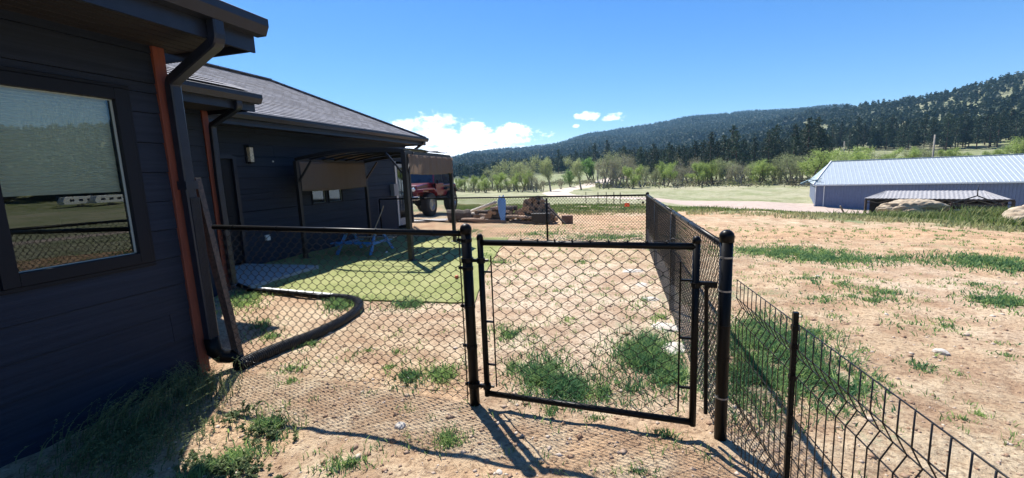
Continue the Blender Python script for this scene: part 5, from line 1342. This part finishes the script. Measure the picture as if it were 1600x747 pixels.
def pine(seed, H=14., R0=2.6, n=2600, base=.14):
    g = np.random.default_rng(seed); r_ = random.Random(seed)
    mb = MB(); mb.tube([(0, 0, -.4), (g.normal() * .1, 0, H * .5), (0, 0, H * .98)], [H * .017, H * .012, .02], 7)
    C = []; nb = int(70)
    for k in range(nb):
        t = base + (1 - base) * (k / nb) ** .95; a = r_.uniform(0, 6.28); rad = R0 * min(1, (1.03 - t) * 1.9) ** .75 * r_.uniform(.45, 1.2) * (1.0 if t > base + .1 else .8) + .12
        z = t * H; m_ = max(4, int(n / nb * (rad / R0 + .25)))
        s = g.random(m_) ** .7 * rad; w = .12 * rad + .18
        x = math.cos(a) * s + g.normal(size=m_) * w * .8; y = math.sin(a) * s + g.normal(size=m_) * w * .8; zz = z + (s * .18 - .12 * s * s / max(rad, .3)) + g.normal(size=m_) * .2
        C.append(np.stack([x, y, zz], 1))
        if k % 3 == 0: mb.tube([(0, 0, z - .1), (math.cos(a) * rad * .8, math.sin(a) * rad * .8, z + .05)], [.05, .015], 4)
    C = np.vstack(C); V, F, ti = leaf_quads(C, .24, g.random(len(C)), seed)
    return mb, V, F, ti


def tree_proto(name, data, m_bark, m_leaf):
    mb, V, F, ti = data
    rt = empty(name, (0, 0, 0), local=True)
    mb.build('trunk', m_bark, rt, smooth=True)
    c = np_mesh('crown', V, F, m_leaf, ti); c.parent = rt
    return rt


L_pale = leafmat('pale_spring_leaf', (.24, .28, .12), (.40, .43, .21), .35, objr=.18)
L_green = leafmat('yellow_green_leaf', (.21, .29, .07), (.38, .46, .14), .35, objr=.15)
L_bright = leafmat('bright_green_leaf', (.12, .24, .05), (.20, .34, .08), .35, objr=.1)
L_brown = leafmat('brown_bud_leaf', (.21, .20, .12), (.34, .33, .20), .3, objr=.15)
L_pine = leafmat('pine_needles', (.020, .038, .020), (.055, .080, .040), .15, objr=.35)
P_tr = {}
for key, ml, mb_, lv, ls, tn in (('pale', L_pale, palebark, 5600, .11, 3), ('green', L_green, bark, 7000, .12, 2), ('bright', L_bright, bark, 7500, .13, 2), ('brown', L_brown, palebark, 3000, .10, 3), ('tall', L_pale, palebark, 5000, .11, 1)):
    P_tr[key] = [(broadleaf(seed=sum(map(ord, key)) + 7 * k, H=10, leaves=lv, lsize=ls, trunkn=tn, spread=.2 if key == 'tall' else .42), mb_, ml) for k in range(3)]
P_obj = {}
trees = [  # u, v of top, v of base, distance, kind, width factor
    (714, 284, 299, 118, 'green', 1.0), (722, 276, 298, 112, 'green', .9), (735, 280, 299, 108, 'pale', 1.0), (744, 274, 299, 105, 'green', 1.1), (757, 279, 300, 100, 'green', 1.1), (770, 262, 298, 125, 'pale', 1.1), (779, 272, 300, 102, 'green', 1.2), (799, 255, 300, 108, 'pale', 1.25), (812, 266, 300, 98, 'green', .9), (824, 256, 299, 112, 'pale', 1.25),
    (835, 272, 301, 96, 'brown', 1.2), (846, 279, 300, 99, 'brown', 1.0), (860, 252, 299, 98, 'tall', .85), (891, 267, 291, 128, 'bright', 1.0), (876, 282, 299, 112, 'brown', .9), (908, 244, 294, 108, 'tall', .85), (925, 246, 284, 160, 'bright', 1.15), (941, 246, 291, 116, 'brown', 1.0), (953, 243, 291, 120, 'pale', 1.0), (963, 245, 291, 114, 'brown', .9),
    (974, 239, 290, 140, 'brown', 1.2), (986, 262, 290, 108, 'green', 1.1), (993, 250, 289, 124, 'brown', 1.0), (1003, 258, 290, 113, 'pale', 1.0), (1022, 265, 289, 118, 'pale', .9), (1033, 262, 289, 122, 'pale', .8), (1041, 253, 289, 114, 'green', .95), (1052, 262, 288, 125, 'brown', .8), (1064, 258, 288, 117, 'brown', 1.0), (1078, 250, 288, 130, 'brown', 1.1),
    (1095, 253, 287, 115, 'green', 1.0), (1104, 262, 287, 120, 'green', .8), (1113, 256, 287, 118, 'green', 1.1), (1128, 252, 287, 122, 'pale', 1.0), (1142, 262, 286, 118, 'brown', .9), (1157, 249, 286, 115, 'brown', 1.15), (1170, 252, 286, 124, 'pale', 1.1), (1189, 250, 285, 117, 'green', 1.2), (1203, 255, 285, 120, 'green', 1.0), (1217, 251, 284, 119, 'pale', 1.1),
    (1236, 246, 283, 117, 'pale', 1.2), (1252, 249, 283, 122, 'brown', 1.0), (1268, 248, 283, 118, 'pale', .9), (1284, 238, 282, 106, 'green', 1.35), (1300, 240, 280, 112, 'green', 1.2), (1318, 243, 275, 128, 'pale', 1.0), (1334, 236, 270, 135, 'green', 1.2), (1350, 240, 268, 138, 'pale', 1.0), (1364, 239, 268, 145, 'brown', .9),
    (1382, 243, 264, 142, 'green', .9), (1401, 232, 262, 150, 'green', 1.2), (1418, 236, 261, 152, 'pale', 1.0), (1433, 226, 260, 158, 'brown', 1.2), (1447, 231, 258, 150, 'pale', 1.0), (1472, 236, 256, 155, 'green', 1.1), (1485, 232, 255, 160, 'green', 1.2), (1500, 238, 255, 158, 'green', 1.0), (1540, 236, 253, 150, 'green', .9), (1563, 231, 250, 158, 'green', 1.0), (1585, 214, 247, 150, 'green', 1.3), (1602, 217, 246, 150, 'pale', 1.1)]
KN = {'pale': ('pale_leafed_tree', 'pale grey-green spring tree'), 'green': ('young_leafed_tree', 'yellow-green leafy tree'), 'bright': ('bright_green_tree', 'bright fresh green tree'), 'brown': ('budding_tree', 'brownish budding tree'), 'tall': ('tall_cottonwood', 'tall slender thin-crowned tree')}
cnt_k = {}
for i, (u, vt, vb, dd, kind, wf_) in enumerate(sorted(trees)):
    x, y, z = pdir(u, dd); d = ray(u, vt); zt_ = 1.65 + dd * d[2] / math.hypot(d[0], d[1]); H = max(zt_ - z, 2.5) * random.uniform(.92, 1.14)
    k = i % 3; key = (kind, k)
    if key not in P_obj:
        data, mb_, ml = P_tr[kind][k]; P_obj[key] = tree_proto(KN[kind][0], data, mb_, ml); o = P_obj[key]
    else: o = copy_tree(P_obj[key])
    o.location = (x, y, z); s = H / 10; o.scale = (s * wf_ * 1.22, s * wf_ * 1.22, s * 1.04); o.rotation_euler.z = random.uniform(0, 6.28)
    cnt_k[kind] = cnt_k.get(kind, 0) + 1
    where = 'beside the winding dirt road' if 870 < u < 945 else ('rising behind the barn roof' if u > 1295 else 'along the meadow edge')
    tag(o, f'{KN[kind][1]} {where}, {nth(cnt_k[kind])} such from the left', 'tree', 'spring trees along the meadow')

# tangled low brush under the valley trees
gb_ = np.random.default_rng(77); nb_ = 17000
ub = gb_.uniform(702, 1420, nb_); db = np.where(ub < 1290, gb_.normal(122, 7, nb_), gb_.normal(148, 8, nb_)); db[(ub > 845) & (ub < 930)] += 30
lut = np.array([math.atan2(ray(q, 270)[0], ray(q, 270)[1]) for q in range(700, 1422)]); ab = np.interp(ub, np.arange(700, 1422), lut)
xb_, yb_ = db * np.sin(ab), db * np.cos(ab); hb_ = 1.7 * np.clip(fbm(xb_ / 5, yb_ / 5, 3, 55) * 1.6 - .35, 0.02, 1); kb = hb_ > .35
xb_, yb_, hb_ = xb_[kb], yb_[kb], hb_[kb]
cb = np.stack([xb_, yb_, gz(xb_, yb_) + gb_.random(len(xb_)) ** .8 * hb_], 1)
Vb, Fb, Tb = leaf_quads(cb, .22, np.clip(fbm(xb_ / 4, yb_ / 4, 2, 56) * 1.8 - .4, 0, 1), 5)
tag(np_mesh('undergrowth', Vb, Fb, leafmat('brush_leaf', (.15, .125, .09), (.21, .24, .10), .25), Tb), 'tangled brush under the spring trees along the meadow edge', 'brush', kind='stuff')

# pines: candidates over the land, the largest in view as individuals
def in_view(x, y, z):
    P_ = np.stack([x, y, z - 1.65], 1); w = P_ @ AF; return (w > 1), CX + FPX * (P_ @ AR) / w, CY + FPX * (P_ @ AD) / w
cand = []
g = np.random.default_rng(5)
def scatter(n, r0, r1, a0, a1):
    r = np.sqrt(g.uniform(r0 ** 2, r1 ** 2, n)); a = np.radians(g.uniform(a0, a1, n)); return r * np.sin(a), r * np.cos(a)
x1_, y1_ = scatter(2600, 150, 330, -24, 70); x2_, y2_ = scatter(9500, 290, 860, -34, 80); x3_, y3_ = scatter(62000, 800, 2450, -36, 84)
def lin(u, dd, H): 
    x, y, z = pdir(u, dd); return x, y, H
hand = []
for u in np.arange(1000, 1300, 9.): hand.append(lin(u + random.uniform(-5, 5), random.uniform(165, 215), random.uniform(10, 15)))
for u, h in ((1143, 19), (1150, 17), (1110, 17), (1098, 15), (1120, 14), (1210, 18), (1200, 16), (1130, 16), (1240, 16), (1260, 17), (1275, 17), (1060, 13), (1045, 12), (1025, 12)): hand.append(lin(u, random.uniform(168, 185), h))
for u in np.arange(1300, 1610, 7.): hand.append(lin(u + random.uniform(-4, 4), random.uniform(275, 315), random.uniform(11, 17)))
for u in np.arange(860, 1000, 10.): hand.append(lin(u + random.uniform(-4, 4), random.uniform(300, 370), random.uniform(11, 17)))
for u, h in ((949, 19), (930, 17), (877, 12), (900, 14)): hand.append(lin(u, 300, h))
x4_, y4_ = scatter(1500, 178, 330, 42, 76); x1_ = np.r_[x1_, x4_]; y1_ = np.r_[y1_, y4_]
xs, ys, hs, hid = [p[0] for p in hand], [p[1] for p in hand], [p[2] for p in hand], len(hand)
# first zone: forest east of the pasture only
az1 = np.degrees(np.arctan2(x1_, y1_)); r1_ = np.hypot(x1_, y1_)
ok = ((az1 > -2) & (az1 < 19) & (r1_ > 185)) | ((az1 <= -2) & (r1_ > 300)) | ((az1 >= 19) & (r1_ > 285))
ok &= fbm(x1_ / 22, y1_ / 22, 3, 71) > .42
ok |= (az1 > 42) & (r1_ > 178)
az2 = np.degrees(np.arctan2(x2_, y2_)); r2_ = np.hypot(x2_, y2_)
clear = fbm(x2_ / 55, y2_ / 55, 4, 81)
ok2 = (clear > np.where((az2 > 15) & (r2_ > 330), .44, .2)) & ((az2 < -1) | (r2_ > 300))
ok2 &= ~((az2 > 17) & (r2_ > 330) & (g.random(len(x2_)) < .03))
xs = np.r_[xs, x1_[ok], x2_[ok2], x3_]; ys = np.r_[ys, y1_[ok], y2_[ok2], y3_]
hs = np.r_[hs, g.uniform(8, 14, ok.sum()), g.uniform(6, 12.5, ok2.sum()), g.uniform(12, 19, len(x3_))]
az3 = np.degrees(np.arctan2(xs, ys)); keep = ~((az3 > 21) & (np.hypot(xs, ys) > 900))
hid_mask = np.arange(len(xs)) < hid
xs, ys, hs, hid_mask = xs[keep], ys[keep], hs[keep], hid_mask[keep]
zs_ = gz(xs, ys); vis, U, V_ = in_view(xs, ys, zs_)
dist = np.hypot(xs, ys); app = hs / dist * np.where(vis & (U > 705) & (U < 1600) & (V_ > 0), 1, 0); app[:hid] += .02 * (app[:hid] > 0)
order = np.argsort(-app); big = order[:300]; big = big[app[big] > 0]; rest = np.setdiff1d(np.arange(len(xs)), big)
pp = [pine(100 + k, H=14, R0=(2.7, 2.2, 3.2, 2.5, 2.9)[k], base=(.12, .2, .16, .25, .1)[k], n=1500) for k in range(5)]
pobj = {}
bigset = sorted(big[:90], key=lambda i_: U[i_]); rank = {i_: k_ for k_, i_ in enumerate(bigset)}
for q, i in enumerate(big):
    k = q % 5
    if k not in pobj: pobj[k] = tree_proto('pine_tree', pp[k], pinebark, L_pine); o = pobj[k]
    else: o = copy_tree(pobj[k])
    o.location = (xs[i], ys[i], zs_[i] - .2); s = hs[i] / 14; o.scale = (s, s, s); o.rotation_euler.z = g.uniform(0, 6.28)
    a_ = math.degrees(math.atan2(xs[i], ys[i]))
    lb = 'dark green pine behind the pale trees at the back of the meadow' if a_ < 19 and dist[i] < 260 else ('dark green pine on the lower forest edge beyond the pasture' if a_ < 19 else 'dark green pine on the wooded hillside above the barn')
    if i in rank: lb = f'large dark pine at the front of the forest, {nth(rank[i] + 1)} of the largest from the left'
    tag(o, lb, 'pine tree', 'pines ' + ('behind the meadow' if a_ < 19 and dist[i] < 260 else ('beyond the pasture' if a_ < 19 else 'above the barn')))


def forest(name, idx, tiers, blades_, label):
    n = len(idx); x, y, z, h = xs[idx], ys[idx], zs_[idx], hs[idx]
    P_ = []; F = []
    rad = h * g.uniform(.15, .25, n)
    Vs = []
    for t in range(tiers):
        f0 = .16 + .80 * (t + .5) / tiers; prof_r = min(1.0, (1.02 - f0) * 2.0) ** .7 * (.7 + .3 * min(1, f0 * 2.5))
        for b in range(blades_):
            a = g.uniform(0, 6.28, n) if b == 0 else a + 6.28 / blades_ + g.normal(size=n) * .3
            rr = rad * prof_r * g.uniform(.35, .75, n); sz = np.minimum(rad * prof_r * .8 + .15, h / tiers * 1.1) * g.uniform(.8, 1.3, n)
            c_ = np.stack([x + np.cos(a) * rr, y + np.sin(a) * rr, z + h * f0 + g.normal(size=n) * h * .02], 1)
            d1_ = g.normal(size=(n, 3)); d1_ /= np.linalg.norm(d1_, axis=1)[:, None]; d2_ = g.normal(size=(n, 3)); d2_ -= d1_ * (d1_ * d2_).sum(1)[:, None]; d2_ /= np.linalg.norm(d2_, axis=1)[:, None]
            Vs.append(np.stack([c_ + d1_ * sz[:, None], c_ - d1_ * sz[:, None] * .5 + d2_ * sz[:, None] * .85, c_ - d1_ * sz[:, None] * .5 - d2_ * sz[:, None] * .85], 1))
    tw = rad * .05; Vs.append(np.stack([np.stack([x - tw, y, z - .3], 1), np.stack([x + tw, y, z - .3], 1), np.stack([x, y, z + h * .97], 1)], 1))
    V = np.stack(Vs, 1).reshape(-1, 3); F = np.arange(len(V)).reshape(-1, 3)
    ti = np.repeat(np.clip(g.normal(.42, .14 if tiers < 5 else .24, n), 0, 1), (tiers * blades_ + 1) * 3)
    return tag(np_mesh(name, V, F, MATS['forest_needles'], ti), label, 'forest', kind='stuff')
leafmat('forest_needles', (.020, .038, .021), (.058, .082, .042), .15)
dr_ = dist[rest]
forest('pine_forest', rest[dr_ < 500], 8, 5, 'dark pine forest on the nearer slopes')
forest('pine_forest', rest[(dr_ >= 500) & (dr_ < 900)], 6, 4, 'scattered pines covering the upper hillside on the right')
forest('pine_forest', rest[dr_ >= 900], 4, 3, 'unbroken pine forest covering the far hill')


# ------------------------------------------------------------------ grass and weeds
def blades(cx, cy, h, w, tint, lean=.5):
    n = len(cx); z = gz(cx, cy); a = g.uniform(0, 6.28, n); l = g.uniform(.1, 1, n) * lean * h; h = h * np.sqrt(np.clip(1 - (l / h / 2.2) ** 2, .3, 1)); la = g.uniform(0, 6.28, n)
    dx, dy = np.cos(a) * w / 2, np.sin(a) * w / 2; lx, ly = np.cos(la) * l, np.sin(la) * l
    b0 = np.stack([cx - dx, cy - dy, z - .005], 1); b1 = np.stack([cx + dx, cy + dy, z - .005], 1)
    m0 = np.stack([cx + lx * .35 - dx * .8, cy + ly * .35 - dy * .8, z + h * .55], 1); m1 = np.stack([cx + lx * .35 + dx * .8, cy + ly * .35 + dy * .8, z + h * .55], 1)
    t = np.stack([cx + lx, cy + ly, z + h * .95], 1)
    V = np.stack([b0, b1, m1, m0, t], 1).reshape(-1, 3); k = np.arange(n)[:, None] * 5
    F = np.concatenate([k + [[0, 1, 2]], k + [[0, 2, 3]], k + [[3, 2, 4]]], 1).reshape(-1, 3)
    return V, F, np.repeat(tint, 5)
L_grass = leafmat('grass_blade', (.065, .165, .075), (.34, .46, .15), .4)
L_dry = leafmat('field_grass', (.13, .20, .05), (.38, .36, .18), .35)
gv, gf__, gt__ = [], [], []; off = 0
def addb(V, F, t):
    global off
    gv.append(V); gf__.append(F + off); gt__.append(t); off += len(V)
for (c, a, b, A_, de, h, ti) in SP:
    r = np.linalg.norm(c); n = int(min(13000, A_ * de * 12500 / (1 + (r / 4.0) ** 1.7))) + 30
    q = g.random(n) ** .62 * g.uniform(.5, 1.2, n); th = g.uniform(0, 6.28, n); x = c[0] + a[0] * q * np.cos(th) + b[0] * q * np.sin(th); y = c[1] + a[1] * q * np.cos(th) + b[1] * q * np.sin(th)
    nh_ = n // 7; hq = 1 + g.random(nh_) * .8; ha = g.uniform(0, 6.28, nh_)
    ok = fbm(x * 7, y * 7, 3, 17) + g.normal(size=len(x)) * .03 > .60 - .17 * de
    x, y = x[ok], y[ok]; x = np.r_[x, c[0] + a[0] * hq * np.cos(ha) + b[0] * hq * np.sin(ha)]; y = np.r_[y, c[1] + a[1] * hq * np.cos(ha) + b[1] * hq * np.sin(ha)]; m_ = len(x)
    V, F, t = blades(x, y, h * g.uniform(.2, .85, m_), (.0042 + r * .0010) * g.uniform(.6, 1.6, m_), np.clip(ti * .8 + (fbm(x * 9, y * 9, 2, 23) - .5) * 1.2 + g.normal(size=m_) * .38, 0, 1), 1.4); addb(V, F, t)
# thin random sprigs
n = 1500; x = g.uniform(-3, 9, n); y = g.uniform(2, 16, n); k_ = g.integers(3, 14, n); x = np.repeat(x, k_); y = np.repeat(y, k_); x += g.normal(size=len(x)) * .03; y += g.normal(size=len(y)) * .03
ok = ~((x < -2.6) & (y > 5)); x, y = x[ok], y[ok]
V, F, t = blades(x, y, g.uniform(.02, .06, len(x)), .004 + np.hypot(x, y) * .0008, g.uniform(.3, 1, len(x)), 1.2); addb(V, F, t)
tag(np_mesh('grass', np.vstack(gv), np.vstack(gf__), L_grass, np.concatenate(gt__)), 'tufts of green grass and weeds growing in the dirt', 'grass', kind='stuff')
# field grass on the brow and beyond
# dry stems lying on the soil
n = 16000; r = 1.5 + 15 * g.random(n) ** 1.3; a = np.radians(g.uniform(-56, 38, n)); x, y = r * np.sin(a), r * np.cos(a)
ok = (fbm(x * 2.2, y * 2.2, 4, 19) > .47) & ((x > W1 + .1) | (y > 5.7)); x, y, r = x[ok], y[ok], r[ok]
V, F, t = blades(x, y, .02 + .035 * g.random(len(x)), .0022 + r * .0005, g.random(len(x)), 1.9)
V = V.reshape(-1, 5, 3); V[:, 2:, 2] = V[:, :1, 2] + (V[:, 2:, 2] - V[:, :1, 2]) * .25 + .004
V[:, 4, :2] = V[:, 0, :2] + (V[:, 4, :2] - V[:, 0, :2]) * 1.6
tag(np_mesh('dry_stems', V.reshape(-1, 3), F, leafmat('straw', (.22, .15, .09), (.55, .46, .30), .1), t), 'dry stems and straw littering the soil', 'straw', kind='stuff')
gv, gf__, gt__ = [], [], []; off = 0
n = 75000; r = g.uniform(15, 40, n); a = np.radians(g.uniform(-24, 37, n)); x, y = r * np.sin(a), r * np.cos(a)
fr_ = np.clip((r - np.where(a > .1, 18.5, 22)) / 4, 0, 1) * np.clip((fbm(x / 1.5, y / 1.5, 4, 31) - .36) * 4, 0.05, 1); ok = g.random(n) < fr_
ok &= ~((x < -7) & (y < 25) & (x > -13.5)); x, y, r = x[ok], y[ok], r[ok]
V, F, t = blades(x, y, g.uniform(.06, .2, len(x)), .012 + r * .0016, np.clip(.5 + (fbm(x / 6, y / 6, 3, 91) - .5) * 2.6 + g.normal(size=len(x)) * .2, 0, 1), .8); addb(V, F, t)
# tall growth around the boulders and the shelter
for (u, dd, w, n, h) in ((1450, 24.5, 1.7, 2600, .5), (1490, 25, 1.5, 2400, .6), (1530, 25, 2, 2200, .45), (1575, 25.5, 1.2, 2600, .9), (1400, 24.3, 1.2, 900, .3), (1600, 23.5, 1.5, 1500, .5), (1110, 24, 1.0, 500, .35), (1340, 25, 1.2, 700, .3), (1430, 24.5, 1.3, 900, .3)):
    X, Y, _ = pdir(u, dd); x = X + g.normal(size=n) * w * .6; y = Y + g.normal(size=n) * .35
    V, F, t = blades(x, y, h * g.uniform(.25, 1, n), .045 * g.uniform(.5, 1.3, n), np.clip(.3 + g.normal(size=n) * .25, 0, 1), .8); addb(V, F, t)
tag(np_mesh('field_grass', np.vstack(gv), np.vstack(gf__), L_dry, np.concatenate(gt__)), 'rough field grass along the brow of the yard', 'grass', kind='stuff')

# shaded tall weeds at the foot of the wall
weed_m = leafmat('weed_leaf', (.085, .14, .06), (.22, .25, .12), .35)
def weed(cx, cy, rx, ry, n, h, seed, lean, label, leafy=False):
    gg = np.random.default_rng(seed); Vs, Fs, Ts = [], [], []; o_ = 0
    for k in range(n):
        x0 = cx + gg.normal() * rx * .5; y0 = cy + gg.normal() * ry * .5; x0 = max(x0, W1 + .06); z0 = gzf(x0, y0); hh = h * gg.uniform(.35, 1); az = gg.uniform(0, 6.28)
        L = Vector((lean[0] + math.cos(az) * .35, lean[1] + math.sin(az) * .35, 0)) * hh
        pts = [np.array([x0 + L.x * t * t, y0 + L.y * t * t, z0 + hh * t * (1 - .25 * t)]) for t in np.linspace(0, 1, 6)]
        for p_ in pts: p_[0] = max(p_[0], W1 + .04)
        w = .0035; ti = gg.random()
        sdv_ = np.array([math.cos(az + 1.5), math.sin(az + 1.5), 0]) * w
        V = []
        for i, p_ in enumerate(pts): s_ = 1 - i / 6; V += [p_ - sdv_ * s_, p_ + sdv_ * s_]
        F = []
        for i in range(5): F += [(2 * i, 2 * i + 1, 2 * i + 3), (2 * i, 2 * i + 3, 2 * i + 2)]
        b = len(V)
        for j in range(26 if leafy else 16):
            t = gg.uniform(.25, 1); i = int(t * 4.99); p_ = pts[i] * (1 - (t * 5 - i)) + pts[min(i + 1, 5)] * (t * 5 - i)
            dl = gg.normal(size=3); dl /= np.linalg.norm(dl); dl[2] = abs(dl[2]) * .6; L2 = gg.uniform(.012, .026) * (1.0 if leafy else .75); wv = np.cross(dl, gg.normal(size=3)); wv /= np.linalg.norm(wv); wv *= L2 * (.35 if leafy else .18)
            V += [p_, p_ + dl * L2 * .5 + wv, p_ + dl * L2]; F.append((b, b + 1, b + 2)); V.append(p_ + dl * L2 * .5 - wv); F.append((b, b + 2, b + 3)); b += 4
        Vs.append(np.array(V)); Fs.append(np.array(F) + o_); o_ += len(V); Ts.append(np.full(len(V), ti * .8 + gg.random() * .2))
    o = np_mesh('weed_clump', np.vstack(Vs), np.vstack(Fs), weed_m, np.concatenate(Ts))
    return tag(o, label, 'weeds')
weed(-3.42, 2.52, .34, .24, 260, .34, 1, (.1, -.1), 'bushy dark weed clump at the foot of the corner board')
weed(-3.40, 2.02, .28, .34, 220, .42, 2, (.45, .3), 'tall feathery weeds leaning against the shaded wall')
weed(-3.12, 2.0, .36, .34, 330, .14, 3, (.3, .0), 'low shaded weeds in the middle of the dark patch')
weed(-3.1, 1.72, .5, .26, 320, .22, 4, (.7, .2), 'pale matted weeds lying near the bottom left corner')
weed(-2.30, 1.80, .40, .10, 110, .07, 5, (0, .1), 'leafy green weeds along the bottom edge catching the sun', True)
weed(-2.78, 2.26, .08, .10, 18, .13, 6, (.3, .1), 'small bright leafy weed at the shadow edge', True)
weed(-2.36, 2.17, .16, .12, 45, .07, 7, (0, 0), 'sunlit yellow-green weed with thin stems in the foreground dirt', True)

# ------------------------------------------------------------------ things that show only in the window glass
for i, (x, y, s, lb) in enumerate(((141, 85, 1.0, 'white camper trailer seen reflected in the window glass'), (138, 90.5, .9, 'second white camper trailer farther along in the window reflection'))):
    z = gzf(x, y); t = tag(empty('camper_trailer', (x, y, z)), lb, 'camper trailer')
    mb = MB(); mb.prism([(y - 3.6, z + .8), (y - 3.9, z + 1.6), (y - 3.2, z + 2.9), (y + 3.3, z + 2.9), (y + 3.6, z + .8)], 'x', x - 1.2, x + 1.2); mb.build('body', whitem, t, bevel=.1)
    for k in (-1.8, .2, 2.2): MB().bb(x - 1.225, x - 1.205, y + k - .5, y + k + .5, z + 1.6, z + 2.2).build('window', tint_m, t)
    for k in (-.5, .5): MB().lathe((x - 1.0, y + k, z + .38), [(.36, -.12), (.38, 0), (.36, .12)], 16, (1, 0, 0)).build('wheel', tyre_m, t)
    MB().bar((x, y - 3.6, z + .6), (x, y - 5, z + .5), .12, .1).build('hitch', wframe, t)

# ------------------------------------------------------------------ air
hz = MB(); hz.bb(-2700, 2700, -2700, 2700, -75, 420)
hm = bpy.data.materials.new('haze'); hm.use_nodes = True; hn, hl = hm.node_tree.nodes, hm.node_tree.links; hn.clear()
ho = hn.new('ShaderNodeOutputMaterial'); hv = hn.new('ShaderNodeVolumePrincipled'); hv.inputs['Color'].default_value = (.33, .64, .95, 1); hv.inputs['Density'].default_value = .00017; hv.inputs['Anisotropy'].default_value = .1
hl.new(hv.outputs[0], ho.inputs['Volume'])
tag(hz.build('haze', hm), kind='stuff')
